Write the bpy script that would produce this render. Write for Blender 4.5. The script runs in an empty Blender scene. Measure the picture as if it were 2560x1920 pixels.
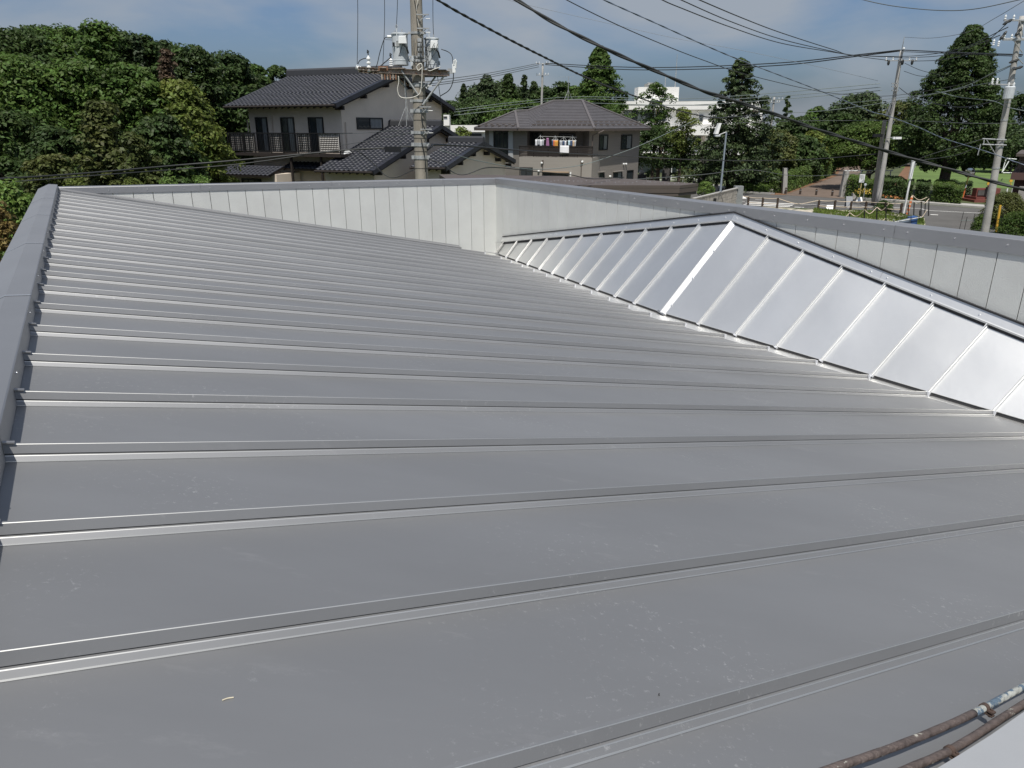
import bpy, math, random
import numpy as np
from mathutils import Vector, Matrix
random.seed(7)
rng = np.random.default_rng(11)
PI = math.pi

# ------------------------------------------------------------------ camera, light, exposure
scene = bpy.context.scene
EYE = Vector((0, 0, 6.0))
FPX, YH = 1817.4, 311.8
TH = math.atan((960 - YH) / FPX)
CT, ST = math.cos(TH), math.sin(TH)
cam_d = bpy.data.cameras.new('camera')
cam = bpy.data.objects.new('camera', cam_d)
scene.collection.objects.link(cam)
cam.location = EYE
cam.rotation_euler = (PI / 2 - TH, 0, 0)
cam_d.sensor_width = 36.0
cam_d.lens = FPX / 2560 * 36
cam_d.clip_start = 0.02
cam_d.clip_end = 3000
scene.camera = cam

SUN_FROM = Vector((0.03, 0.50, -1.0)).normalized()
elev = math.asin(-SUN_FROM.z)
world = bpy.data.worlds.new('World')
scene.world = world
world.use_nodes = True
wn, wl = world.node_tree.nodes, world.node_tree.links
wn.clear()
w_out = wn.new('ShaderNodeOutputWorld')
w_bg = wn.new('ShaderNodeBackground')
w_sky = wn.new('ShaderNodeTexSky')
w_sky.sky_type = 'NISHITA'
w_sky.sun_disc = False
w_sky.sun_elevation = elev
w_sky.sun_rotation = math.radians(183.4)
w_sky.air_density = 1.0
w_sky.dust_density = 2.2
w_sky.ozone_density = 1.6
w_tc = wn.new('ShaderNodeTexCoord')
w_map = wn.new('ShaderNodeMapping'); w_map.inputs['Scale'].default_value = (1.0, 1.0, 3.2)
w_map.inputs['Rotation'].default_value = (0.1, 0.25, 0.3)
w_n1 = wn.new('ShaderNodeTexNoise'); w_n1.inputs['Scale'].default_value = 2.9
w_n1.inputs['Detail'].default_value = 7; w_n1.inputs['Roughness'].default_value = 0.5
w_n1.inputs['Distortion'].default_value = 0.35
w_r = wn.new('ShaderNodeValToRGB')
w_r.color_ramp.elements[0].position = 0.40; w_r.color_ramp.elements[0].color = (0.12, 0.12, 0.12, 1)
w_r.color_ramp.elements[1].position = 0.60; w_r.color_ramp.elements[1].color = (0.85, 0.85, 0.85, 1)
w_mix = wn.new('ShaderNodeMixRGB'); w_mix.inputs[2].default_value = (3.05, 3.35, 3.75, 1)
w_hs = wn.new('ShaderNodeHueSaturation'); w_hs.inputs['Saturation'].default_value = 0.9
w_hs.inputs['Value'].default_value = 0.62
wl.new(w_tc.outputs['Generated'], w_map.inputs['Vector'])
wl.new(w_map.outputs[0], w_n1.inputs['Vector'])
wl.new(w_n1.outputs['Fac'], w_r.inputs[0])
wl.new(w_r.outputs[0], w_mix.inputs[0])
wl.new(w_sky.outputs[0], w_hs.inputs['Color'])
w_tint = wn.new('ShaderNodeMixRGB'); w_tint.blend_type = 'MULTIPLY'; w_tint.inputs[0].default_value = 1.0
w_tint.inputs[2].default_value = (0.72, 0.92, 1.22, 1)
wl.new(w_hs.outputs[0], w_tint.inputs[1])
wl.new(w_tint.outputs[0], w_mix.inputs[1])
wl.new(w_mix.outputs[0], w_bg.inputs[0])
w_bg.inputs[1].default_value = 0.118
wl.new(w_bg.outputs[0], w_out.inputs[0])

sun_d = bpy.data.lights.new('sun', 'SUN')
sun_d.energy = 5.0
sun_d.angle = math.radians(0.55)
sun_d.color = (1.0, 0.955, 0.88)
sun = bpy.data.objects.new('sun', sun_d)
scene.collection.objects.link(sun)
sun.location = (0, -20, 60)
sun.rotation_euler = SUN_FROM.to_track_quat('-Z', 'Y').to_euler()

scene.view_settings.view_transform = 'Standard'
scene.view_settings.look = 'None'
scene.view_settings.gamma = 1.0
scene.view_settings.use_curve_mapping = False
scene.view_settings.exposure = 0.0

# ------------------------------------------------------------------ surveying helpers (photo sight lines -> real points)
def ray(u, v):
    x = (u - 1280) / FPX; y = -(v - 960) / FPX
    return Vector((x, CT + y * ST, y * CT - ST))
def at(u, v, Y):
    d = ray(u, v); return EYE + d * (Y / d.y)
def gnd(u, v, z=0.0):
    d = ray(u, v); return EYE + d * ((z - EYE.z) / d.z)
def onplane(u, v, P, n):
    d = ray(u, v); return EYE + d * ((P - EYE).dot(n) / d.dot(n))

# ------------------------------------------------------------------ materials
MATS = {}
def mat(name, col, rough=0.7, metal=0.0, var=0.0, vscale=3.0, bump=0.0, bscale=40.0, spec=0.5,
        col2=None, transl=0.0, island=0.0, stretch=None, coat=0.0, patch=None, scuff=None, objvar=0.0):
    if name in MATS: return MATS[name]
    m = bpy.data.materials.new(name); m.use_nodes = True
    nt = m.node_tree; N = nt.nodes; L = nt.links
    b = N['Principled BSDF']
    b.inputs['Base Color'].default_value = (*col, 1)
    b.inputs['Roughness'].default_value = rough
    b.inputs['Metallic'].default_value = metal
    b.inputs['Specular IOR Level'].default_value = spec
    if coat: b.inputs['Coat Weight'].default_value = coat
    geo = N.new('ShaderNodeNewGeometry')
    src = geo.outputs['Position']
    if stretch:
        mp = N.new('ShaderNodeMapping'); mp.inputs['Scale'].default_value = stretch[0]
        mp.inputs['Rotation'].default_value = stretch[1] if len(stretch) > 1 else (0, 0, 0)
        mp.vector_type = 'POINT'
        L.new(src, mp.inputs['Vector']); src = mp.outputs[0]
    cur = None
    if var > 0 or col2:
        n = N.new('ShaderNodeTexNoise'); n.inputs['Scale'].default_value = vscale
        n.inputs['Detail'].default_value = 6; n.inputs['Roughness'].default_value = 0.6
        L.new(src, n.inputs['Vector'])
        r = N.new('ShaderNodeValToRGB')
        a = [c * (1 - var) for c in col]; c2 = [c * (1 + var) for c in (col2 or col)]
        r.color_ramp.elements[0].position = 0.36; r.color_ramp.elements[0].color = (*a, 1)
        r.color_ramp.elements[1].position = 0.64; r.color_ramp.elements[1].color = (*c2, 1)
        L.new(n.outputs['Fac'], r.inputs[0]); cur = r.outputs[0]
    if patch:   # wear / dirt patches: (colour, scale, threshold, softness)
        n = N.new('ShaderNodeTexNoise'); n.inputs['Scale'].default_value = patch[1]
        n.inputs['Detail'].default_value = 8; n.inputs['Roughness'].default_value = 0.72
        L.new(src, n.inputs['Vector'])
        r = N.new('ShaderNodeMapRange'); r.inputs[1].default_value = patch[2]; r.inputs[2].default_value = patch[2] + patch[3]
        L.new(n.outputs['Fac'], r.inputs[0])
        mx = N.new('ShaderNodeMixRGB'); mx.inputs[2].default_value = (*patch[0], 1)
        if cur: L.new(cur, mx.inputs[1])
        else: mx.inputs[1].default_value = (*col, 1)
        L.new(r.outputs[0], mx.inputs[0]); cur = mx.outputs[0]
    if scuff:   # fine handling scratches gathered in loose areas
        na = N.new('ShaderNodeTexNoise'); na.inputs['Scale'].default_value = 1.9; na.inputs['Detail'].default_value = 3
        nb_ = N.new('ShaderNodeTexNoise'); nb_.inputs['Scale'].default_value = 55; nb_.inputs['Detail'].default_value = 9; nb_.inputs['Roughness'].default_value = 0.8
        L.new(geo.outputs['Position'], na.inputs['Vector']); L.new(geo.outputs['Position'], nb_.inputs['Vector'])
        ra = N.new('ShaderNodeMapRange'); ra.inputs[1].default_value = 0.52; ra.inputs[2].default_value = 0.68
        rb = N.new('ShaderNodeMapRange'); rb.inputs[1].default_value = 0.57; rb.inputs[2].default_value = 0.68
        L.new(na.outputs['Fac'], ra.inputs[0]); L.new(nb_.outputs['Fac'], rb.inputs[0])
        mm = N.new('ShaderNodeMath'); mm.operation = 'MULTIPLY'; L.new(ra.outputs[0], mm.inputs[0]); L.new(rb.outputs[0], mm.inputs[1])
        m2 = N.new('ShaderNodeMath'); m2.operation = 'MULTIPLY'; m2.inputs[1].default_value = 0.55; L.new(mm.outputs[0], m2.inputs[0])
        mx = N.new('ShaderNodeMixRGB'); mx.inputs[2].default_value = (*scuff, 1)
        L.new(m2.outputs[0], mx.inputs[0]); L.new(cur, mx.inputs[1]); cur = mx.outputs[0]
    if island > 0:
        hs = N.new('ShaderNodeHueSaturation')
        mr = N.new('ShaderNodeMapRange'); mr.inputs[3].default_value = 1 - island; mr.inputs[4].default_value = 1 + island
        L.new(geo.outputs['Random Per Island'], mr.inputs[0]); L.new(mr.outputs[0], hs.inputs['Value'])
        mr2 = N.new('ShaderNodeMapRange'); mr2.inputs[3].default_value = 0.485; mr2.inputs[4].default_value = 0.515
        L.new(geo.outputs['Random Per Island'], mr2.inputs[0]); L.new(mr2.outputs[0], hs.inputs['Hue'])
        if cur: L.new(cur, hs.inputs['Color'])
        else: hs.inputs['Color'].default_value = (*col, 1)
        cur = hs.outputs[0]
    if objvar > 0:
        oi = N.new('ShaderNodeObjectInfo'); h_ = N.new('ShaderNodeHueSaturation'); q_ = N.new('ShaderNodeMapRange')
        q_.inputs[3].default_value = 1 - objvar; q_.inputs[4].default_value = 1 + objvar
        L.new(oi.outputs['Random'], q_.inputs[0]); L.new(q_.outputs[0], h_.inputs['Value'])
        if cur: L.new(cur, h_.inputs['Color'])
        else: h_.inputs['Color'].default_value = (*col, 1)
        cur = h_.outputs[0]
    if cur: L.new(cur, b.inputs['Base Color'])
    if bump > 0:
        n = N.new('ShaderNodeTexNoise'); n.inputs['Scale'].default_value = bscale; n.inputs['Detail'].default_value = 4
        L.new(src, n.inputs['Vector'])
        bp = N.new('ShaderNodeBump'); bp.inputs['Strength'].default_value = bump; bp.inputs['Distance'].default_value = 0.02
        L.new(n.outputs['Fac'], bp.inputs['Height']); L.new(bp.outputs[0], b.inputs['Normal'])
    if transl > 0:
        out = [x for x in N if x.type == 'OUTPUT_MATERIAL'][0]
        t = N.new('ShaderNodeBsdfTranslucent'); ms = N.new('ShaderNodeMixShader'); ms.inputs[0].default_value = transl
        if cur: L.new(cur, t.inputs[0])
        else: t.inputs[0].default_value = (*col, 1)
        L.new(b.outputs[0], ms.inputs[1]); L.new(t.outputs[0], ms.inputs[2]); L.new(ms.outputs[0], out.inputs[0])
    MATS[name] = m
    return m

ROOF_A = 29.651  # plan angle of the roof seams, degrees
M_roof = mat('painted_roof_metal', (0.280, 0.284, 0.292), 0.60, 0.70, 0.05, 1.1, 0.10, 2.2, patch=((0.345, 0.345, 0.35), 5.0, 0.60, 0.22), scuff=(0.75, 0.75, 0.74), objvar=0.045,
             stretch=((0.55, 1.6, 1.0), (0, 0, math.radians(-ROOF_A))))
M_crick = mat('glare_roof_metal', (0.76, 0.76, 0.75), 0.50, 0.95, 0.03, 1.5, 0.16, 2.6, objvar=0.03)  # same paint as the main roof, base lightened to paint in the glare
M_cap = mat('painted_cap_metal', (0.41, 0.41, 0.415), 0.50, 0.9, 0.04, 1.5, 0.08, 3.0)
M_bend = mat('bend_glint_metal', (0.58, 0.58, 0.56), 0.42, 0.9)  # lighter metal that paints the sun glint along the seam bends
M_screw = mat('screw_head', (0.85, 0.85, 0.86), 0.25, 0.8)
M_side = mat('stucco_siding', (0.54, 0.55, 0.53), 0.7, 0.0, 0.03, 3, 0.32, 170, patch=((0.49, 0.49, 0.475), 2.2, 0.52, 0.3), objvar=0.03)
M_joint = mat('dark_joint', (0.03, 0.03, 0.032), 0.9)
M_white_end = mat('seam_end_cap', (0.62, 0.63, 0.66), 0.5, 0.2)
M_conc = mat('pole_concrete', (0.27, 0.245, 0.205), 0.9, 0, 0.18, 2.2, 0.4, 30, patch=((0.12, 0.105, 0.085), 3.0, 0.55, 0.2),
             stretch=((3, 3, 0.35),))
M_conc2 = mat('pale_concrete', (0.36, 0.35, 0.33), 0.9, 0, 0.12, 2.0, 0.3, 20)
M_steel = mat('galvanised_steel', (0.40, 0.41, 0.41), 0.55, 0.4, 0.2, 12)
M_rust = mat('rusty_steel', (0.30, 0.26, 0.22), 0.8, 0.1, 0.3, 18, patch=((0.22, 0.09, 0.04), 14, 0.5, 0.15))
M_white = mat('white_porcelain', (0.80, 0.81, 0.80), 0.3)
M_trafo = mat('pale_grey_enamel', (0.50, 0.53, 0.55), 0.45, 0, 0.05, 5, patch=((0.33, 0.33, 0.33), 6, 0.6, 0.15))
M_cable = mat('black_cable_sheath', (0.022, 0.024, 0.024), 0.55)
M_cable2 = mat('grey_cable_sheath', (0.10, 0.11, 0.11), 0.6)
M_cable3 = mat('green_grey_wire', (0.20, 0.24, 0.23), 0.6)
M_cablew = mat('pale_lead_wire', (0.62, 0.60, 0.54), 0.6)
M_wall1 = mat('beige_render', (0.70, 0.61, 0.515), 0.9, 0, 0.05, 0.8, 0.2, 30)
M_tile = mat('charcoal_glazed_tile', (0.027, 0.029, 0.037), 0.42, 0, 0.08, 5.0, island=0.15, spec=0.4)
M_tile_ridge = mat('ridge_tile_dark', (0.035, 0.036, 0.04), 0.5)
M_darkwood = mat('dark_timber', (0.018, 0.013, 0.011), 0.8)
M_frame = mat('black_window_frame', (0.012, 0.012, 0.013), 0.4)
M_glass = mat('dark_window_glass', (0.035, 0.042, 0.045), 0.06, 0, spec=0.6)
M_curtain = mat('grey_curtain', (0.20, 0.21, 0.21), 0.8, 0, 0.25, 9, stretch=((6, 6, 0.2),))
M_blind = mat('cream_blind', (0.62, 0.57, 0.50), 0.9)
M_brown = mat('brown_fascia', (0.085, 0.068, 0.058), 0.6, 0, 0.05, 1)
M_slate = mat('brown_slate_roof', (0.078, 0.073, 0.077), 0.6, 0, 0.08, 1.5)
M_h2wall = mat('brown_siding', (0.215, 0.195, 0.175), 0.85, 0, 0.05, 2, 0.3, 6, stretch=((0.2, 0.2, 7),))
M_h2band = mat('pale_pillar_siding', (0.42, 0.43, 0.44), 0.8)
M_whitewall = mat('white_render', (0.80, 0.79, 0.76), 0.85, 0, 0.03, 0.5)
M_stone = mat('grey_granite', (0.34, 0.32, 0.29), 0.9, 0, 0.2, 3.0, 0.4, 12)
M_darkstone = mat('dark_slate_stone', (0.075, 0.07, 0.068), 0.7, 0, 0.25, 2.5)
M_redstone = mat('red_granite', (0.17, 0.055, 0.045), 0.5, 0, 0.15, 8)
M_asphalt = mat('asphalt', (0.095, 0.092, 0.088), 0.95, 0, 0.12, 0.6, 0.3, 30)
M_brownpath = mat('brown_path_asphalt', (0.135, 0.10, 0.078), 0.95, 0, 0.15, 0.5)
M_soil = mat('brown_soil', (0.16, 0.085, 0.045), 1, 0, 0.2, 1)
M_gravel = mat('pale_gravel', (0.42, 0.38, 0.31), 1, 0, 0.2, 3, 0.6, 25, patch=((0.07, 0.10, 0.03), 0.45, 0.5, 0.08))
M_paint = mat('road_paint', (0.74, 0.73, 0.70), 0.8, 0, 0.1, 3)
M_field = mat('mown_grass', (0.095, 0.15, 0.035), 1, 0, 0.18, 0.25, 0.4, 12)
M_ground = mat('grassy_ground', (0.06, 0.075, 0.03), 1, 0, 0.3, 0.2, 0.4, 5)
M_blue = mat('blue_plastic', (0.035, 0.09, 0.24), 0.5)
M_bluegrey = mat('blue_grey_sheet', (0.16, 0.20, 0.26), 0.6)
M_rope = mat('cream_rope', (0.62, 0.52, 0.40), 0.9)
M_post = mat('dark_brown_post', (0.045, 0.03, 0.022), 0.8)
M_yellow = mat('yellow_paint', (0.62, 0.36, 0.04), 0.6)
M_orange = mat('orange_paint', (0.62, 0.16, 0.045), 0.6)
M_pipe = mat('peeling_brown_paint', (0.085, 0.066, 0.060), 0.65, 0, 0.2, 16, 0.5, 60,
             patch=((0.36, 0.35, 0.31), 11.0, 0.615, 0.02), stretch=((1.0, 1.6, 1.0),))
M_pipeb = mat('peeling_blue_paint', (0.30, 0.31, 0.29), 0.65, 0, 0.2, 16, 0.5, 60,
              patch=((0.08, 0.12, 0.165), 22.0, 0.50, 0.03))
M_board = mat('pale_grey_sheet', (0.36, 0.37, 0.385), 0.5, 0.2, 0.03, 3)
M_bark = mat('tree_bark', (0.085, 0.065, 0.048), 0.95, 0, 0.3, 8, 0.8, 20)
def leafmat(name, col, col2=None, transl=0.34):
    col = tuple(c * 1.32 for c in col); col2 = tuple(c * 1.32 for c in col2)
    return mat(name, col, 0.55, 0, 0.12, 0.55, col2=col2, transl=transl, island=0.38, spec=0.25)
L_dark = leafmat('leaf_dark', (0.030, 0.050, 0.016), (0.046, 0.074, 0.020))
L_mid = leafmat('leaf_mid', (0.044, 0.078, 0.018), (0.068, 0.110, 0.024))
L_olive = leafmat('leaf_olive', (0.060, 0.076, 0.022), (0.090, 0.098, 0.030))
L_yel = leafmat('leaf_yellow_green', (0.080, 0.110, 0.022), (0.115, 0.135, 0.03))
L_bright = leafmat('leaf_bright', (0.080, 0.135, 0.028), (0.115, 0.17, 0.042))
L_con = leafmat('leaf_conifer', (0.030, 0.048, 0.020), (0.046, 0.066, 0.024), 0.15)
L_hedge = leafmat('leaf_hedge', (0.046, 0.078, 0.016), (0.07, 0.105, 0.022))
L_brown = leafmat('leaf_dead', (0.066, 0.045, 0.030), (0.085, 0.058, 0.038))
L_red = leafmat('leaf_reddish', (0.10, 0.085, 0.03), (0.14, 0.10, 0.035))

# ------------------------------------------------------------------ object helpers
COL = scene.collection
WM = {}
def tag(o, label=None, cat=None, group=None, kind=None):
    if label: o['label'] = label
    if cat: o['category'] = cat
    if group: o['group'] = group
    if kind: o['kind'] = kind
    return o
def empty(name, loc, label, cat, group=None):
    o = bpy.data.objects.new(name, None); COL.objects.link(o)
    o.empty_display_size = 0.2
    o.location = loc; WM[o.name] = Matrix.Translation(Vector(loc))
    return tag(o, label, cat, group)
def put(name, me, parent=None, M=None):
    """link a mesh; M is its world matrix"""
    o = bpy.data.objects.new(name, me); COL.objects.link(o)
    M = M if M is not None else Matrix.Identity(4)
    if parent:
        o.parent = parent
        o.matrix_local = WM[parent.name].inverted() @ M
    else:
        o.matrix_local = M
    WM[o.name] = M
    return o
def frame(origin, x, y, z):
    m = Matrix((x, y, z)).transposed().to_4x4(); m.translation = origin; return m

class MB:
    def __init__(self): self.v = []; self.f = []; self.mi = []; self.mats = []; self.cur = 0
    def use(self, m):
        if m not in self.mats: self.mats.append(m)
        self.cur = self.mats.index(m); return self
    def add(self, vs, fs):
        n = len(self.v); self.v += [tuple(p) for p in vs]
        for f in fs: self.f.append(tuple(i + n for i in f)); self.mi.append(self.cur)
        return self
    def quad(self, a, b, c, d): return self.add([a, b, c, d], [(0, 1, 2, 3)])
    def box8(self, p):  # p: 4 bottom ring, 4 top ring
        return self.add(p, [(3, 2, 1, 0), (4, 5, 6, 7), (0, 1, 5, 4), (1, 2, 6, 5), (2, 3, 7, 6), (3, 0, 4, 7)])
    def box(self, c, sx, sy, sz, ax=None):
        c = Vector(c); X, Y, Z = ax or (Vector((1, 0, 0)), Vector((0, 1, 0)), Vector((0, 0, 1)))
        X = X * (sx / 2); Y = Y * (sy / 2); Z = Z * (sz / 2)
        return self.box8([c - X - Y - Z, c + X - Y - Z, c + X + Y - Z, c - X + Y - Z,
                          c - X - Y + Z, c + X - Y + Z, c + X + Y + Z, c - X + Y + Z])
    def prism(self, poly, ext):
        n = len(poly); e = Vector(ext); p = [Vector(q) for q in poly]
        return self.add(p + [q + e for q in p], [tuple(range(n))[::-1], tuple(range(n, 2 * n))] +
                        [(i, (i + 1) % n, (i + 1) % n + n, i + n) for i in range(n)])
    def loft(self, A, B, closed=True, caps=True):
        n = len(A); fs = [(i, (i + 1) % n, (i + 1) % n + n, i + n) for i in range(n if closed else n - 1)]
        if caps: fs += [tuple(range(n))[::-1], tuple(range(n, 2 * n))]
        return self.add(list(A) + list(B), fs)
    def tube(self, pts, r, n=8, caps=True):
        pts = [Vector(p) for p in pts]; k = len(pts)
        rs = r if isinstance(r, (list, tuple)) else [r] * k
        ring = []; up = None
        for i, p in enumerate(pts):
            t = (pts[min(i + 1, k - 1)] - pts[max(i - 1, 0)])
            if t.length < 1e-9: t = Vector((0, 0, 1))
            t.normalize()
            if up is None: up = t.orthogonal().normalized()
            up = (up - t * up.dot(t))
            up = up.normalized() if up.length > 1e-6 else t.orthogonal().normalized()
            s = t.cross(up)
            ring.append([p + (up * math.cos(a) + s * math.sin(a)) * rs[i] for a in [2 * PI * j / n for j in range(n)]])
        base = len(self.v)
        for R_ in ring: self.v += [tuple(q) for q in R_]
        for i in range(k - 1):
            for j in range(n):
                a = base + i * n + j; b = base + i * n + (j + 1) % n
                self.f.append((a, b, b + n, a + n)); self.mi.append(self.cur)
        if caps:
            self.f.append(tuple(base + j for j in range(n))[::-1]); self.mi.append(self.cur)
            self.f.append(tuple(base + (k - 1) * n + j for j in range(n))); self.mi.append(self.cur)
        return self
    def cyl(self, a, b, r0, r1=None, n=12): return self.tube([a, b], [r0, r1 if r1 is not None else r0], n)
    def mesh(self, name, m=None, offset=None, smooth=False):
        me = bpy.data.meshes.new(name)
        vs = self.v
        if offset is not None: vs = [(a - offset[0], b - offset[1], c - offset[2]) for a, b, c in vs]
        me.from_pydata(vs, [], self.f)
        ms = self.mats or [m]
        for q in ms: me.materials.append(q)
        if len(ms) > 1: me.polygons.foreach_set('material_index', self.mi)
        if smooth: me.polygons.foreach_set('use_smooth', [True] * len(me.polygons))
        me.update()
        return me
    def build(self, name, m=None, parent=None, smooth=False, origin=None):
        if origin is None:
            origin = WM[parent.name].translation if parent else Vector(self.v[0]) if self.v else Vector()
        return put(name, self.mesh(name, m, origin, smooth), parent, Matrix.Translation(Vector(origin)))
    def smooth_build(self, *a, **k): return self.build(*a, smooth=True, **k)

def spline(pts, seg=8):
    P = [Vector(p) for p in pts]
    if len(P) < 3:
        return [P[0].lerp(P[1], i / seg) for i in range(seg + 1)]
    out = []
    for i in range(len(P) - 1):
        p0 = P[i - 1] if i else P[0] * 2 - P[1]; p1 = P[i]; p2 = P[i + 1]
        p3 = P[i + 2] if i + 2 < len(P) else P[-1] * 2 - P[-2]
        for j in range(seg):
            t = j / seg
            out.append(0.5 * ((2 * p1) + (p2 - p0) * t + (2 * p0 - 5 * p1 + 4 * p2 - p3) * t * t + (3 * p1 - p0 - 3 * p2 + p3) * t ** 3))
    out.append(P[-1]); return out

# ------------------------------------------------------------------ ground and roads (the setting)
def sheet(name, poly, z, m, kind='structure'):
    mb = MB(); P = [(p.x, p.y, z) for p in poly]
    mb.add(P, [tuple(range(len(P)))])
    o = mb.build(name, m, origin=Vector((0, 0, 0)))
    if kind: o['kind'] = kind
    return o
mb = MB(); g = 900
mb.quad((-g, -g, 0), (g, -g, 0), (g, g, 0), (-g, g, 0))
mb.build('ground', M_ground, origin=Vector((0, 0, 0)))['kind'] = 'structure'
G = lambda u, v: gnd(u, v)
sheet('field', [G(2225, 462), G(2280, 456), G(2420, 470), Vector((70, 68, 0)), Vector((160, 80, 0)), Vector((200, 190, 0)), Vector((62, 172, 0)), G(2262, 420)], 0.012, M_field)
sheet('road', [Vector((-60, 78, 0)), G(1500, 462), G(1840, 481), G(2122, 497), G(2319, 512), G(2470, 523), G(2560, 529), G(2700, 540),
               G(2900, 640), G(2560, 640), G(2330, 620), G(2316, 575), G(2312, 545), G(2186, 528), G(2040, 522), G(1840, 513), G(1500, 495), Vector((-60, 64, 0))], 0.006, M_asphalt)
sheet('path', [G(1960, 488), G(2093, 440), G(2098, 428), G(2104, 418), G(2150, 415), G(2152, 430), G(2135, 445), G(2110, 497)], 0.014, M_brownpath)
sheet('soil_strip', [G(1925, 487), G(2060, 438), G(2085, 424), G(2090, 400), G(2135, 398), G(2150, 416), G(2104, 419), G(2098, 429), G(2092, 440), G(1959, 488)], 0.010, M_soil)
sheet('dirt_path', [G(2228, 464), G(2268, 410), G(2290, 408), G(2278, 430), G(2262, 464)], 0.02, M_soil)
sheet('gravel_lot', [G(1400, 495), G(1840, 514), G(2040, 523), G(2186, 529), G(2311, 546), G(2315, 575), G(2328, 620), G(2300, 700), G(1500, 640)], 0.012, M_gravel)
sheet('forecourt', [G(1480, 456), G(1800, 462), G(1835, 480), G(1500, 462)], 0.009, M_conc2)
# kerb along the far side of the road
kp = [G(1500, 461), G(1840, 480.5), G(1935, 486.5)]
kp2 = [G(2122, 496.5), G(2319, 511), G(2470, 522), G(2560, 528), G(2700, 539)]
for P_ in (kp, kp2):
    mb = MB()
    for a, b in zip(P_[:-1], P_[1:]):
        d = (b - a).normalized(); n = Vector((-d.y, d.x, 0)) * 0.16
        mb.prism([a - n * 0, b, b + n, a + n], (0, 0, 0.14))
    mb.build('kerb', M_conc2, origin=Vector((0, 0, 0)))['kind'] = 'structure'
# pavement beyond kerb
mb = MB()
a, b = G(2122, 496.5), G(2700, 539)
n = Vector((-(b - a).normalized().y, (b - a).normalized().x, 0))
mb.prism([a + n * 0.17, b + n * 0.17, b + n * 1.9, a + n * 1.9], (0, 0, 0.12))
mb.build('pavement', M_conc2, origin=Vector((0, 0, 0)))['kind'] = 'structure'
# painted markings
def stripe(a, b, w, z=0.012, name='road_marking'):
    a, b = Vector((a.x, a.y, z)), Vector((b.x, b.y, z)); d = (b - a).normalized(); n = Vector((-d.y, d.x, 0)) * (w / 2)
    return [a - n, b - n, b + n, a + n]
mb = MB()
for (u0, v0, u1, v1, w) in [(1868, 504.5, 1985, 510.5, 0.42), (1864, 508.2, 1981, 514, 0.42), (1858, 512, 1975, 517, 0.42), (1988, 510, 2300, 521.5, 0.14),
                            (1700, 501, 1862, 504, 0.14), (2320, 526.5, 2470, 534, 0.15), (2470, 534, 2640, 545, 0.15), (2326, 536.5, 2345, 537.5, 0.3),
                            (1986, 518, 2010, 519, 0.3), (1842, 492, 1866, 493.5, 0.12), (1888, 499, 1905, 499.6, 0.12), (2300, 521.5, 2320, 526.5, 0.12)]:
    mb.add(stripe(G(u0, v0), G(u1, v1), w), [(0, 1, 2, 3)])
mb.build('road_marking', M_paint, origin=Vector((0, 0, 0)))['kind'] = 'structure'

# ------------------------------------------------------------------ the metal-roofed building
R = Vector((-math.sin(0.5175), math.cos(0.5175), 0)); S = Vector((math.cos(0.5175), math.sin(0.5175), 0)); Z = Vector((0, 0, 1))
SL = math.tan(0.20505)
RIB = 0.042
def F(r, s, z): return EYE + R * r + S * s + Z * z
def zroof(s, up=0.0): return -0.8315 - RIB / math.cos(0.205) - s * SL + up
bld = empty('metal_roof_building', (EYE + R * 5 + S * 3) * 1.0 - Vector((0, 0, 6.0)),
            'low building with grey standing seam metal roof and parapet walls in the foreground', 'building')
NRM = (Z * math.cos(0.20505) + S * math.sin(0.20505))      # main roof normal
SD = (S * math.cos(0.20505) - Z * math.sin(0.20505))       # down-slope direction
W0 = 0.455; R0 = 2.5845
RIDGE_S = -0.30
def r_end(r):  # where the main panels stop short of the valley
    if r < 5.75: return min(5.525 - 0.196 * (r - 2.635), 5.93)
    return min(4.925 + 0.155 * (r - 5.75), 5.72)
def r_valley(r): return min(5.267 + 0.102 * (5.93 - r), 5.985) if r < 5.93 else min(5.267 + 0.143 * (r - 5.93), 5.985)
kmin, kmax = -9, 18
ribs = [R0 + W0 * k for k in range(kmin, kmax + 1)]
edges = ribs + [11.06]
# pan sheets
for i in range(len(edges) - 1):
    r0, r1 = edges[i] + 0.001, edges[i + 1] - 0.001
    mb = MB(); n = 10
    A = []; B = []
    for j in range(n + 1):
        t = j / n
        for lst, rr in ((A, r0), (B, r1)):
            s = RIDGE_S + (r_end(rr) - RIDGE_S) * t
            lst.append((rr, s))
    top = [F(r, s, zroof(s)) for r, s in A] + [F((a[0] + b[0]) / 2, (a[1] + b[1]) / 2, zroof((a[1] + b[1]) / 2)) - NRM * (0.0006 * math.sin(j * 1.7 + i)) for j, (a, b) in enumerate(zip(A, B))] + [F(r, s, zroof(s)) for r, s in B]
    fs = []
    m1 = n + 1
    for c in range(2):
        for j in range(n): fs.append((c * m1 + j, c * m1 + j + 1, (c + 1) * m1 + j + 1, (c + 1) * m1 + j))
    mb.add(top, fs)
    # front lip at the valley
    a, b = top[n], top[2 * m1 + n]
    mb.quad(a, b, b - NRM * 0.012, a - NRM * 0.012)
    mb.build('roof_panel', M_roof, bld, smooth=False)
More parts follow.
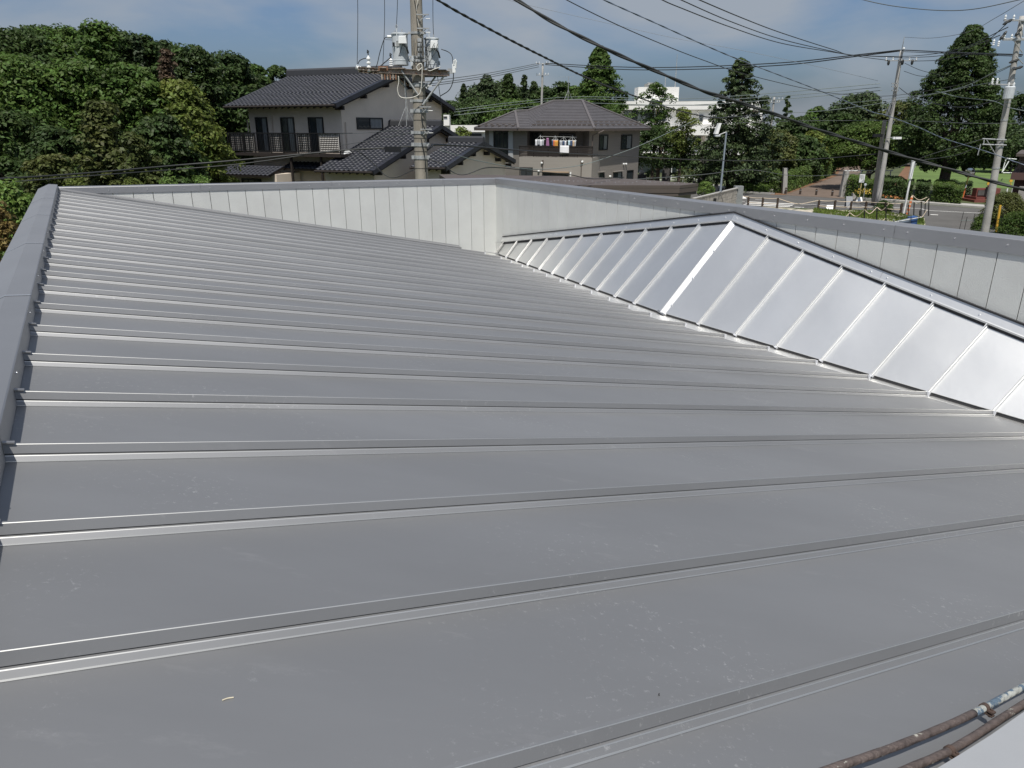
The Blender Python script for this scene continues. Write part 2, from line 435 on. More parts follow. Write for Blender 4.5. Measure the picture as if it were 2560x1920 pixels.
# standing seams: cross-section (o = towards the eaves-side viewer along -R, z up), all separate parts
prof = [(-0.006, 0.0), (-0.0045, 0.0400), (-0.0035, RIB), (0.0040, RIB), (0.0052, 0.0407), (0.0118, 0.0180), (0.0060, 0.0176), (0.0060, 0.0160),
        (0.0150, 0.0142), (0.0164, 0.0127), (0.0225, 0.0040), (0.0238, 0.0022), (0.0272, 0.0006)]
bright = {4 - 1, 8, 10, 11}   # face indices i..i+1 that are bend radii, painted lighter as a sun glint
for i, r in enumerate(ribs):
    s1 = r_end(r) + 0.02
    if r > 10.7: s1 = 5.60
    mb = MB()
    st = [RIDGE_S + (s1 - RIDGE_S) * j / 6 for j in range(7)]
    rows = [[F(r, s, zroof(s)) - R * o + NRM * (z + 0.0003) for o, z in prof] for s in st]
    for j in range(6):
        for q in range(len(prof) - 1):
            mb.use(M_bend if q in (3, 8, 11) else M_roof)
            mb.quad(rows[j][q + 1], rows[j][q], rows[j + 1][q], rows[j + 1][q + 1])
    seam = mb.build('seam', None, bld)
    # folded end cap with a rivet
    mb = MB().use(M_white_end)
    c = F(r, s1, zroof(s1)) - R * 0.007
    mb.box(c + NRM * 0.0215 + SD * 0.004, 0.030, 0.012, 0.040, (R, SD, NRM))
    mb.use(M_joint).box(c + NRM * 0.028 + SD * 0.0108 - R * 0.002, 0.008, 0.003, 0.008, (R, SD, NRM))
    mb.build('end_cap', None, seam)
    # upper closure under the ridge cap
    mb = MB().box(F(r, RIDGE_S + 0.012, zroof(RIDGE_S)) - R * 0.004 + NRM * (RIB + 0.002), 0.014, 0.026, 0.004, (R, SD, NRM))
    mb.build('closure', M_cap, seam)
# valley flashing strip (bright and dark lengths)
def valley(r0, r1, n):
    mb = MB()
    rs = [r0 + (r1 - r0) * i / n for i in range(n + 1)]
    for a, b in zip(rs[:-1], rs[1:]):
        ea, eb = r_end(a) - 0.03, r_end(b) - 0.03
        va, vb = r_valley(a) + 0.02, r_valley(b) + 0.02
        mb.quad(F(a, ea, zroof(ea, -0.010)), F(a, va, zroof(va, 0.008)), F(b, vb, zroof(vb, 0.008)), F(b, eb, zroof(eb, -0.010)))
    mb.build('valley_flashing', M_crick, bld)
valley(-1.6, 5.93, 12); valley(5.93, 11.06, 8)
# ridge cap
zc_ = lambda r: -0.722 + 0.0022 * (r - 5.6)
joints = [-1.6, 0.35, 2.11, 3.88, 5.60, 7.36, 9.02, 11.07]
for j0, j1 in zip(joints[:-1], joints[1:]):
    mb = MB().use(M_cap)
    def sec(r, e=0.0):
        z = zc_(r); return [F(r, -0.292 + e, zroof(-0.3, 0.002)), F(r, -0.292 + e, z - 0.003), F(r, -0.296 + e, z + e), F(r, -0.387, z + 0.008 + e), F(r, -0.509 - e, z - 0.046), F(r, -0.513 - e, z - 0.16)]
    mb.loft(sec(j0 + 0.003), sec(j1 - 0.003), closed=False, caps=False)
    cap = mb.build('ridge_cap', None, bld)
    mb = MB().use(M_screw)
    mb.loft(sec(j1 - 0.008, 0.0022)[2:], sec(j1 + 0.008, 0.0022)[2:], closed=False, caps=False)
    mb.build('joint_strip', None, cap)
    mb = MB()
    r = math.ceil(j0 / 0.9) * 0.9
    while r < j1 - 0.05:
        mb.cyl(F(r, -0.290, zc_(r) - 0.02), F(r, -0.286, zc_(r) - 0.02), 0.0035, n=6); r += 0.9
    if mb.v: mb.build('screw', M_screw, cap)
# outer walls of the building
mb = MB()
mb.prism([F(-1.6, -0.50, -0.80), F(11.2, -0.50, -0.80), F(11.2, -0.50, -6), F(-1.6, -0.50, -6)], S * 0.12)
mb.build('outer_wall', M_side, bld)
mb = MB()
mb.prism([F(11.08, -0.5, -0.86), F(11.08, 6.15, -0.95), F(11.08, 6.15, -6), F(11.08, -0.5, -6)], R * 0.12)
mb.build('outer_wall', M_side, bld)
mb = MB()
mb.prism([F(-1.6, 6.02, -0.95), F(11.2, 6.02, -0.95), F(11.2, 6.02, -6), F(-1.6, 6.02, -6)], S * 0.13)
mb.build('outer_wall', M_side, bld)
# parapet wall siding: each board separate
def siding(mesh_w, P0, along, out, zb, zt, n, parent, name='siding_panel'):
    return
pw1 = MB().prism([F(11.062, -0.3, -0.90), F(11.062, 6.0, -0.93), F(11.062, 6.0, -2.3), F(11.062, -0.3, -2.3)], R * 0.004).build('parapet_wall', M_joint, bld)
pw2 = MB().prism([F(-1.6, 5.993, -0.93), F(11.06, 5.993, -0.93), F(11.06, 5.993, -2.3), F(-1.6, 5.993, -2.3)], S * 0.004).build('parapet_wall', M_joint, bld)
PWD = 0.2366; GAP = 0.0035
def ztop1(s): return -0.844 + (6.0 - s) * 0.0155
def board(poly, ext, parent, m=M_side):
    mb = MB().prism(poly, ext); mb.build('siding_panel', m, parent)
s = 5.984
while s > -0.3:
    a, b = max(s - PWD + GAP, -0.3), s - GAP
    board([F(11.060, a, zroof(a, 0.0)), F(11.060, b, zroof(b, 0.0)), F(11.060, b, ztop1(b) - 0.06), F(11.060, a, ztop1(a) - 0.06)], R * -0.010, pw1)
    # small lip at each joint
    s -= PWD
r = 11.047
while r > -1.5:
    a, b = r - PWD + GAP, r - GAP
    board([F(a, 5.990, -2.2), F(b, 5.990, -2.2), F(b, 5.990, -0.88), F(a, 5.990, -0.88)], S * -0.008, pw2)
    r -= PWD
# corner trim
MB().box(F(11.052, 5.99, -1.50), 0.02, 0.02, 1.2, (R, S, Z)).build('corner_trim', M_side, bld)
# parapet copings
def coping1(s0, s1):
    mb = MB().use(M_cap)
    sec = lambda s: [F(11.040, s, ztop1(s) - 0.083), F(11.040, s, ztop1(s) - 0.004), F(11.044, s, ztop1(s)), F(11.205, s, ztop1(s) + 0.004), F(11.209, s, ztop1(s)), F(11.209, s, ztop1(s) - 0.10)]
    mb.loft(sec(s0 + 0.0015), sec(s1 - 0.0015), closed=False, caps=False)
    c = mb.build('coping', None, bld); mb = MB()
    s = s0 + 0.12
    while s < s1:
        mb.cyl(F(11.040, s, ztop1(s) - 0.045), F(11.034, s, ztop1(s) - 0.045), 0.0055, n=6); s += 0.455
    mb.build('screw', M_screw, c)
for a, b in [(-0.31, 1.38), (1.38, 3.2), (3.2, 5.02), (5.02, 5.968)]: coping1(a, b)
def ztop2(r): return -0.842 + (11.07 - r) * 0.0045
def coping2(r0, r1):
    mb = MB().use(M_cap)
    sec = lambda r: [F(r, 5.968, ztop2(r) - 0.086 - 0.003 * (11.07 - r)), F(r, 5.968, ztop2(r) - 0.004), F(r, 5.972, ztop2(r)), F(r, 6.165, ztop2(r) + 0.003), F(r, 6.169, ztop2(r)), F(r, 6.169, ztop2(r) - 0.11)]
    mb.loft(sec(r0 + 0.0015), sec(r1 - 0.0015), closed=False, caps=False)
    c = mb.build('coping', None, bld); mb = MB()
    r = r0 + 0.1
    while r < r1:
        mb.cyl(F(r, 5.968, ztop2(r) - 0.045), F(r, 5.962, ztop2(r) - 0.045), 0.0048, n=6); r += 0.4
    mb.build('screw', M_screw, c)
e = [11.208, 9.3, 7.5, 5.68, 3.86, 2.04, 0.22, -1.6]
for a, b in zip(e[1:], e[:-1]): coping2(a, b)
# flashing where the main roof meets wall 1
sec = lambda s: [F(10.965, s, zroof(s, 0.010)), F(10.965, s, zroof(s, 0.050)), F(11.045, s, zroof(s, 0.062)), F(11.05, s, zroof(s, 0.075))]
for a, b in [(-0.29, 1.7), (1.7, 3.5), (3.5, 5.28)]:
    mb = MB(); mb.loft(sec(a), sec(b - 0.002), closed=False, caps=False)
    fl = mb.build('wall_flashing', M_roof, bld); mb = MB(); s = a + 0.15
    while s < b: mb.cyl(F(10.965, s, zroof(s, 0.034)), F(10.958, s, zroof(s, 0.034)), 0.005, n=6); s += 0.455
    mb.build('screw', M_screw, fl)
MB().box(F(10.95, 5.86, zroof(5.86, 0.035)), 0.03, 0.30, 0.012, (R, SD, NRM)).build('valley_end_trim', M_cap, bld)

# the pyramid shaped saddle roof leaning on wall 2
def ztopD(r): return -0.975 - 0.1754 * (r - 5.70)
def ztopW(r): return -0.975 - 0.1800 * (5.70 - r)
HB = 0.036   # how far its drip edge stands over the main roof
apex = F(5.70, 5.962, -0.972)
def foot(r): s = r_valley(r); return F(r, s, zroof(s, HB))
def plane_of(a, b, c): return (b - a).cross(c - a).normalized()
hipfoot = foot(5.93)
sides = {}
for nm, tops, feet in (('D', [5.70] + [6.17 + 0.455 * k for k in range(11)] + [11.05], [5.93] + [6.49 + 0.455 * k for k in range(11)] + [11.06]),
                       ('W', [5.70] + [5.19 - 0.449 * k for k in range(14)], [5.93] + [5.41 - 0.468 * k for k in range(14)])):
    zt = ztopD if nm == 'D' else ztopW
    T = []; Fo = []
    for a, b in zip(tops, feet):
        b = min(b, 11.06)
        T.append(F(a, 5.962, zt(a))); Fo.append(foot(b))
        if nm == 'D' and a > 10.6 and zt(a) < zroof(5.96, HB): T[-1] = F(a, 5.962, zroof(5.96, HB + 0.01))
    sgn = 1 if nm == 'D' else -1
    ridge_n = plane_of(T[0], T[4], Fo[4]);
    if ridge_n.z < 0: ridge_n = -ridge_n
    for i in range(len(T) - 1):
        mb = MB(); nn = 6; g0 = []
        for c in range(4):
            a = T[i].lerp(T[i + 1], c / 3); b = Fo[i].lerp(Fo[i + 1], c / 3)
            for j in range(nn + 1):
                t = j / nn
                bul = (0.0042 * math.sin(i * 2.1 + j * 0.9) + 0.0012 * math.sin(i * 5 + j * 2.3)) * math.sin(PI * c / 3) * math.sin(PI * t)
                g0.append(a.lerp(b, t) + ridge_n * bul)
        fs = []
        for c in range(3):
            for j in range(nn):
                q = c * (nn + 1) + j
                fs.append((q, q + 1, q + nn + 2, q + nn + 1))
        mb.add(g0, fs)
        a, b = Fo[i], Fo[i + 1]   # drip edge
        mb.quad(a, b, b - Z * 0.004, a - Z * 0.004)
        mb.build('saddle_panel', M_crick, bld, smooth=True)
    if len(T):
        # seams on this side
        for i in range(1, len(T) - (1 if nm == 'D' else 0)):
            up = (T[i] - Fo[i]).normalized(); side = up.cross(ridge_n).normalized()
            if side.dot(R) > 0: side = -side       # 'side' points to the viewer's side (-R)
            mb = MB()
            pr = [(-0.005, 0), (-0.004, 0.032), (0.004, 0.032), (0.0055, 0.031), (0.006, 0.015), (0.003, 0.014), (0.010, 0.012), (0.012, 0.010), (0.015, 0.003), (0.020, 0.0005)]
            rows = [[P_ + side * o * (1.2 if nm == 'D' else 0.9) + ridge_n * z for o, z in pr] for P_ in (Fo[i] - up * 0.012, T[i])]
            for q in range(len(pr) - 1):
                mb.use(M_bend if q in ((2, 8) if nm == 'W' else (2, 6)) else M_crick)
                mb.quad(rows[0][q], rows[0][q + 1], rows[1][q + 1], rows[1][q])
            sm = mb.build('saddle_seam', None, bld)
            mb = MB().box(Fo[i] - up * 0.014 + side * 0.007 + ridge_n * 0.012, 0.026, 0.014, 0.036, (side, up, ridge_n))
            mb.build('end_cap', M_white_end, sm)
            mb = MB().box(Fo[i] - up * 0.002 + side * 0.007 - Z * 0.020, 0.042, 0.022, 0.022, (side, up, Z))
            mb.build('foot_clip', M_joint, sm)
    # black strip painting the shadow gap under the drip edge at the foot
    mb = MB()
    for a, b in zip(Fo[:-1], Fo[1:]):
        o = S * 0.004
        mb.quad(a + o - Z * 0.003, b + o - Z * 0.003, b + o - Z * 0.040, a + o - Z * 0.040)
    mb.build('drip_shadow_strip', M_joint, bld)
    # upper wall flashing with dark sealant line and screws
    def fs_sec(r, z): return [F(r, 5.946, z + 0.006), F(r, 5.933, z + 0.008), F(r, 5.932, z + 0.022), F(r, 5.937, z + 0.028), F(r, 5.966, z + 0.078), F(r, 5.972, z + 0.094)]
    if nm == 'D': segs = [(5.70, 7.4), (7.4, 9.2), (9.2, 10.80)]
    else: segs = [(3.9, 5.70), (2.1, 3.9), (0.3, 2.1), (-1.4, 0.3)]
    for a, b in segs:
        mb = MB().use(M_crick)
        mb.loft(fs_sec(a + 0.001, zt(a)), fs_sec(b - 0.001, zt(b)), closed=False, caps=False)
        fl = mb.build('saddle_flashing', None, bld)
        q0, q1 = [[F(q, x, zt(q) + y) for x, y in ((5.960, 0.093), (5.958, 0.106), (5.983, 0.106), (5.983, 0.093))] for q in (a, b)]
        cl = MB().loft([F(a, 5.945, zt(a) + 0.006), F(a, 5.947, zt(a) - 0.030)], [F(b, 5.945, zt(b) + 0.006), F(b, 5.947, zt(b) - 0.030)], closed=False, caps=False)
        cl.build('shaded_gap_closure', M_joint, fl)  # closure coloured near black to paint the shade under the flashing lip
        MB().loft(q0, q1).build('sealant_strip', M_joint, fl)
        mb = MB(); r = a + 0.1
        while r < b: mb.cyl(F(r, 5.952, zt(r) + 0.050), F(r, 5.944, zt(r) + 0.054), 0.0055, n=6); r += 0.41
        mb.build('screw', M_screw, fl)
# hip cap from apex to foot
ax = (hipfoot - apex).normalized()
sideR = (R - ax * R.dot(ax)).normalized(); outn = sideR.cross(ax).normalized()
if outn.z < 0: outn = -outn
mb = MB().use(M_crick)
secp = [(-0.060, -0.030), (-0.058, -0.010), (-0.004, 0.026), (0.0, 0.028), (0.004, 0.026), (0.040, 0.004), (0.042, -0.03)]
mb.loft([apex + sideR * a + outn * b for a, b in secp], [hipfoot + ax * 0.01 + sideR * a + outn * b for a, b in secp], closed=False, caps=False)
hc = mb.build('hip_cap', None, bld)
mb = MB()
for t in (0.3, 0.6, 0.9): p = apex.lerp(hipfoot, t) - sideR * 0.05 + outn * 0.006; mb.cyl(p, p + outn * 0.006 - sideR * 0.004, 0.006, n=6)
mb.build('screw', M_screw, hc)
MB().box(hipfoot + ax * 0.012 - outn * 0.006, 0.12, 0.02, 0.05, (sideR, ax, outn)).build('hip_end', M_cap, hc)

# conduits and sheet edge at the near right corner
def roofpt(u, v, up):   # sight line meets the plane 'up' above the pans
    P = F(0, 0, zroof(0, up)); return onplane(u, v, P, NRM)
def conduit(pts, rad, label, clampat, split):
    o = empty('conduit_pipe', pts[0], label, 'pipe')
    sp = spline(pts, 10)
    k = int(len(sp) * split)
    if k > 1:
        mb = MB().tube(sp[:k + 1], [rad * (1 + 0.03 * math.sin(i * 1.3)) for i in range(k + 1)], 16); mb.build('painted_pipe', M_pipe, o, smooth=True)
    if k < len(sp) - 1:
        mb = MB().tube(sp[k:], [rad * 0.97] * (len(sp) - k), 16); mb.build('flaking_pipe', M_pipeb, o, smooth=True)
    for t in clampat:
        i = int(t * (len(sp) - 1)); c = sp[i]; d = (sp[i + 1] - sp[i]).normalized()
        mb = MB().tube([c - d * 0.006, c - d * 0.0055, c + d * 0.0055, c + d * 0.006], [rad * 1.0, rad * 1.28, rad * 1.28, rad * 1.0], 16)
        q = d.cross(NRM).normalized()
        if q.y > 0: q = -q
        mb.box(c + q * rad * 1.5 + NRM * 0.001, 0.016, 0.014, 0.004, (q, d, NRM))
        mb.box(c + q * rad * 1.5 - NRM * 0.007, 0.016, 0.014, 0.003, (q, d, NRM))
        mb.cyl(c + q * rad * 1.7 - NRM * 0.012, c + q * rad * 1.7 + NRM * 0.006, 0.0028, n=8)
        mb.build('clamp', mat('clamp_rust', (0.075, 0.05, 0.04), 0.7, 0.2, 0.3, 60), o)
p1 = [roofpt(1880, 1990, 0.035), roofpt(2090, 1918, 0.035), roofpt(2250, 1862, 0.035), roofpt(2420, 1790, 0.035), roofpt(2560, 1716, 0.035), roofpt(2760, 1610, 0.035)]
conduit(p1, 0.0075, 'weathered pipe with peeling brown then blue and cream paint lying on the roof, upper one', [0.66], 0.62)
p2 = [roofpt(2050, 2010, 0.030), roofpt(2280, 1918, 0.030), roofpt(2400, 1862, 0.030), roofpt(2560, 1760, 0.030), roofpt(2760, 1640, 0.030)]
conduit(p2, 0.0075, 'brown pipe with flaking paint lower in the corner, half hidden by the grey sheet', [0.47], 0.9)
mb = MB()
edge = [roofpt(2100, 2060, 0.055), roofpt(2342, 1921, 0.055), roofpt(2395, 1889, 0.055), roofpt(2476, 1838, 0.055), roofpt(2560, 1779, 0.055), roofpt(2760, 1620, 0.055)]
lo = [p - R * 0.5 + Z * 0.03 for p in edge]
for i in range(len(edge) - 1):
    mb.quad(edge[i], lo[i], lo[i + 1], edge[i + 1])
    mb.quad(edge[i + 1] - Z * 0.02, edge[i] - Z * 0.02, edge[i], edge[i + 1])
    mb.quad(lo[i + 1] - Z * 0.02, lo[i] - Z * 0.02, edge[i] - Z * 0.02, edge[i + 1] - Z * 0.02)
o = mb.build('metal_sheet', M_board)
tag(o, 'pale grey metal sheet edge covering the bottom right corner beside the pipes', 'metal sheet')
# small litter on the roof
def scrap(u, v, L, ang, m, label, cat):
    c = roofpt(u, v, 0.002); d = SD * math.cos(ang) + R * math.sin(ang); d2 = NRM.cross(d)
    pts = [c - d * L / 2, c + d2 * L * 0.08, c + d * L / 2]
    o = MB().tube(spline(pts, 4), 0.0011, 5).build('straw_bit', m); tag(o, label, cat)
scrap(570, 1747, 0.018, 0.1, mat('dry_straw', (0.55, 0.5, 0.38), 0.9), 'small pale curl of straw lying on the near pan at lower left', 'debris')
scrap(1648, 1736, 0.006, 0.9, mat('dark_bit', (0.03, 0.03, 0.03), 0.9), 'tiny dark twig on the near pan by the lower seam', 'debris')

# ------------------------------------------------------------------ tiled house
A1 = Vector((-0.906, 0.4232, 0)); B1 = Vector((0.4232, 0.906, 0))
P0 = at(838, 262, 42)
h1 = empty('tiled_house', (P0.x, P0.y, 0), 'two storey beige house with charcoal tiled roofs and a long balcony', 'house')
def tile_mesh(w, l):
    mb = MB(); n = 6
    def row(y, z): return [(w * (i / n) , y, z + 0.024 * math.sin(2 * PI * (i / n) + 0.4) * (w / 0.28)) for i in range(n + 1)]
    rows = [row(0, 0.035), row(-0.0, 0.055), row(l * 1.06, 0.022)]
    # rows: front lower edge (down, up) then back
    vs = rows[0] + rows[1] + rows[2]
    fs = []
    for a in range(2):
        for i in range(n): fs.append((a * (n + 1) + i, a * (n + 1) + i + 1, (a + 1) * (n + 1) + i + 1, (a + 1) * (n + 1) + i))
    mb.add(vs, fs); return mb
TILES = {}
def tiled_slope(parent, E0, E1, T0, T1, singles, name='tile', w=0.30, l=0.29, under=True, mt=M_tile):
    """E0-E1 eave (left to right as seen from outside), T0/T1 upper corners. Parallelogram or trapezoid."""
    ex = (E1 - E0); Lx = ex.length; ex.normalize()
    n = ex.cross(T0 - E0).normalized()
    if n.z < 0: n = -n
    up = n.cross(ex).normalized()
    if up.dot(T0 - E0) < 0: up = -up
    H_ = (T0 - E0).dot(up)
    s0 = (T0 - E0).dot(ex) / H_; s1 = (T1 - E1).dot(ex) / H_
    if under:
        MB().prism([E0, E1, T1, T0], -n * 0.10).build('roof_deck', M_darkwood, parent)
    nr = max(1, round(H_ / l)); l = H_ / nr
    base = tile_mesh(w, l)
    cells = []
    for j in range(nr):
        y = j * l; xa = s0 * y; xb = Lx + s1 * y
        nt = max(1, round((xb - xa) / w)); ww = (xb - xa) / nt
        for i in range(nt): cells.append((xa + i * ww, y, ww / w))
    bx = Matrix((ex, up, n)).transposed()
    if singles:
        if (w, round(l, 3), mt.name) not in TILES: TILES[(w, round(l, 3), mt.name)] = base.mesh('tile', mt, smooth=True)
        me = TILES[(w, round(l, 3), mt.name)]
        for x, y, k in cells:
            M = Matrix.Translation(E0 + ex * x + up * y + n * random.uniform(-0.003, 0.004)) @ bx.to_4x4() @ Matrix.Scale(k, 4, (1, 0, 0))
            put(name, me, parent, M)
    else:
        bv = np.array(base.v); m = len(bv); nb = np.array(bx)
        vs = []; fs = []
        for q, (x, y, k) in enumerate(cells):
            v = bv * [k, 1, 1]; v = v @ nb.T + np.array(E0 + ex * x + up * y) + np.array(n) * random.uniform(-0.003, 0.004)
            vs.append(v); fs += [tuple(i + q * m for i in f) for f in base.f]
        mb = MB(); mb.v = [tuple(p) for p in np.concatenate(vs)]; mb.f = fs; mb.mi = [0] * len(fs)
        mb.build('tile_field', mt, parent, smooth=True)['kind'] = 'stuff'
    return ex, up, n, H_
def ridge_bar(parent, a, b, w=0.28, h=0.34, m=M_tile_ridge, name='ridge_cap'):
    d = (b - a).normalized(); s = d.cross(Z).normalized()
    sec = [(-w / 2, 0), (-w / 2 * 0.8, h * 0.75), (0, h), (w / 2 * 0.8, h * 0.75), (w / 2, 0)]
    mb = MB().loft([a + s * x + Z * z for x, z in sec], [b + s * x + Z * z for x, z in sec])
    return mb.build(name, m, parent)
def gable_roof(parent, corner, depth_a, span, apex_z, wall_b, wall_a, singles, bar_h, left_over=0.0, flare=0.0):
    """corner: near eave corner; eaves run along A1 for depth_a; span along B1"""
    c0 = corner; c1 = corner + A1 * depth_a; r0 = corner + B1 * (span / 2); r0.z = apex_z; r1 = r0 + A1 * (depth_a + flare)
    f0 = corner + B1 * span; f1 = f0 + A1 * depth_a
    tiled_slope(parent, c1, c0, r1, r0, singles)
    tiled_slope(parent, f0, f1, r0, r1, False)
    ridge_bar(parent, r0 - A1 * 0.05 + Z * 0.02, r1 + A1 * 0.05 + Z * 0.02, 0.30, bar_h)
    # verge tiles: a dark stepped edge on the visible gable
    for e, t in ((c0, r0), (f0, r0)):
        d = (t - e).normalized(); n = d.cross(A1).normalized()
        if n.z < 0: n = -n
        mb = MB(); k = max(2, int((t - e).length / 0.29)); L_ = (t - e).length / k
        for i in range(k):
            a = e + d * (i * L_) + n * (0.045 + 0.012) ; b = e + d * ((i + 1.08) * L_) + n * 0.045
            mb.box8([a - n * 0.20 - A1 * 0.06, a - n * 0.20 + A1 * 0.20, b - n * 0.20 + A1 * 0.20, b - n * 0.20 - A1 * 0.06,
                     a + n * 0.03 - A1 * 0.06, a + n * 0.03 + A1 * 0.20, b + n * 0.03 + A1 * 0.20, b + n * 0.03 - A1 * 0.06])
        mb.build('verge', M_tile, parent)
        MB().prism([e + A1 * 0.02 - n * 0.06, t + A1 * 0.02 - n * 0.06, t + A1 * 0.02 - n * 0.30, e + A1 * 0.02 - n * 0.22], A1 * 0.05).build('bargeboard', M_darkwood, parent)
    # purlin ends
    for t in (0.12, 0.45, 0.80):
        for e in (c0, f0):
            p = e.lerp(r0, t) - Z * 0.38
            MB().box(p + A1 * (wall_a * 0.5 + 0.1), wall_a + 0.1, 0.16, 0.20, (A1, B1, Z)).build('purlin', M_darkwood, parent)
    # walls under the roof
    slope = (apex_z - corner.z) / (span / 2)
    zw = corner.z + slope * wall_b - 0.12
    q0 = corner + A1 * wall_a + B1 * wall_b; q1 = corner + A1 * wall_a + B1 * (span - wall_b); m = corner + A1 * wall_a + B1 * span / 2
    poly = [Vector((q0.x, q0.y, 0)), Vector((q0.x, q0.y, zw)), Vector((m.x, m.y, apex_z - 0.14)), Vector((q1.x, q1.y, zw)), Vector((q1.x, q1.y, 0))]
    MB().prism(poly, A1 * (depth_a - wall_a - left_over)).build('wall', M_wall1, parent)
    # rafters under the front eave
    mb = MB(); k = int(depth_a / 0.45)
    for i in range(k):
        p = corner + A1 * (0.15 + i * 0.45) + B1 * 0.5 + Z * (slope * 0.5 - 0.13)
        mb.box(p, 0.06, 1.0, 0.09, (A1, (B1 + Z * slope).normalized(), Z))
    mb.build('rafters', M_darkwood, parent)
    mb = MB(); mb.tube([c0 - B1 * 0.06 - Z * 0.03, c1 - B1 * 0.06 - Z * 0.05], 0.06, 8); mb.build('gutter', M_darkwood, parent)
    return r0, r1
LA = (onplane(560, 264, P0, B1) - P0).length
SP = (onplane(1137, 272, P0, A1) - P0).length
apex1 = onplane(985, 180, P0, A1)
gable_roof(h1, P0, LA, SP, apex1.z, 1.05, 0.45, False, 0.42, 0.8, 0.7)
WF = P0 + B1 * 1.05; WG = P0 + A1 * 0.45    # front and gable wall planes
def wall_window(parent, us, vs, Pl, nrm, along, label=None, split=2, curtain=True, frame_w=0.07, depth=0.06, cur_m=M_curtain):
    """window from photo corners on a wall plane; nrm points outwards"""
    p = onplane(us[0], vs[0], Pl, nrm); q = onplane(us[1], vs[1], Pl, nrm)
    c = (p + q) / 2; w = abs((q - p).dot(along)); h = abs(q.z - p.z)
    ax = (along, nrm, Z)
    mb = MB(); t = frame_w
    for sx in (-1, 1): mb.box(c + along * sx * (w / 2 - t / 2) + nrm * depth / 2, t, depth, h, ax)
    for sz in (-1, 1): mb.box(c + Z * sz * (h / 2 - t / 2) + nrm * depth / 2, w - 2 * t, depth, t, ax)
    for i in range(1, split): mb.box(c + along * (-w / 2 + w * i / split) + nrm * (depth / 2 - 0.008), t * 0.9, depth * 0.7, h - 2 * t, ax)
    f = mb.build('window', M_frame, parent)
    for i in range(split):
        ww = (w - 2 * t) / split
        cc = c + along * (-w / 2 + t + ww * (i + 0.5))
        MB().box(cc + nrm * 0.012, ww * 0.92, 0.006, h - 2 * t, ax).build('pane', mat('curtained_glass', (0.20, 0.215, 0.22), 0.12, 0, 0.45, 7, stretch=((7, 7, 0.15),)) if (curtain and (i or split == 1)) else M_glass, f)
    return f
for u0, u1 in ((638, 677), (701, 743), (770, 815)):
    wall_window(h1, (u0, u1), (293, 381), WF, -B1, -A1)
wall_window(h1, (890, 957), (293.5, 323), WG, -A1, B1)
# downpipes and corner bead
for u, v0, v1, Pl, nn in ((679, 290, 330, WF, -B1), (620, 300, 330, WF, -B1), (862, 305, 372, WG, -A1)):
    a = onplane(u, v0, Pl, nn) + nn * 0.06; b = onplane(u, v1, Pl, nn) + nn * 0.06
    MB().cyl(a, Vector((a.x, a.y, b.z)), 0.035, n=8).build('downpipe', mat('beige_pipe', (0.55, 0.48, 0.41), 0.7), h1)
# balcony
BP = P0 - B1 * 0.10
bl = onplane(570, 331, BP, B1); br = onplane(849, 335, BP, B1)
zt_, zb_ = (bl.z + br.z) / 2, onplane(852, 386, BP, B1).z
bl.z = br.z = 0
def bp(t, z, off=0.0): p = bl.lerp(br, t) + B1 * off; p.z = z; return p
def tb(u): return (onplane(u, 350, BP, B1) - Vector((bl.x, bl.y, onplane(u, 350, BP, B1).z))).dot(br - bl) / (br - bl).length_squared
mb = MB(); dxy = (br - bl).normalized()
mb.prism([bp(0, zb_ - 0.02, -0.04), bp(1, zb_ - 0.02, -0.04), bp(1, zb_ - 0.02, 1.2), bp(0, zb_ - 0.02, 1.2)], (0, 0, -0.14))
mb.build('balcony_floor', M_darkwood, h1)
mb = MB()
for z, w in ((zt_, 0.05), (zb_ + 0.10, 0.04)):
    mb.box((bp(0, z) + bp(1, z)) / 2, (br - bl).length, 0.045, w, (dxy, B1, Z))
    for t in (0, 1): mb.box(bp(t, z, 0.58), 0.045, 1.1, w, (dxy, B1, Z))
rail = mb.build('balcony_rail', M_frame, h1)
L_b = (br - bl).length
for u in (570, 608, 636, 676, 706, 744, 776, 796, 849):
    t = tb(u); MB().box(bp(t, (zt_ + zb_) / 2), 0.05, 0.05, zt_ - zb_ + 0.06, (dxy, B1, Z)).build('balcony_post', M_frame, h1)
mb = MB()
n = int(L_b / 0.11)
for i in range(n):
    mb.box(bp((i + 0.5) / n, (zt_ + zb_) / 2 + 0.05), 0.016, 0.016, zt_ - zb_ - 0.1, (dxy, B1, Z))
for i in range(9): mb.box(bp(0, (zt_ + zb_) / 2 + 0.05, 0.1 + i * 0.12), 0.016, 0.016, zt_ - zb_ - 0.1, (dxy, B1, Z))
mb.build('balusters', M_frame, h1)
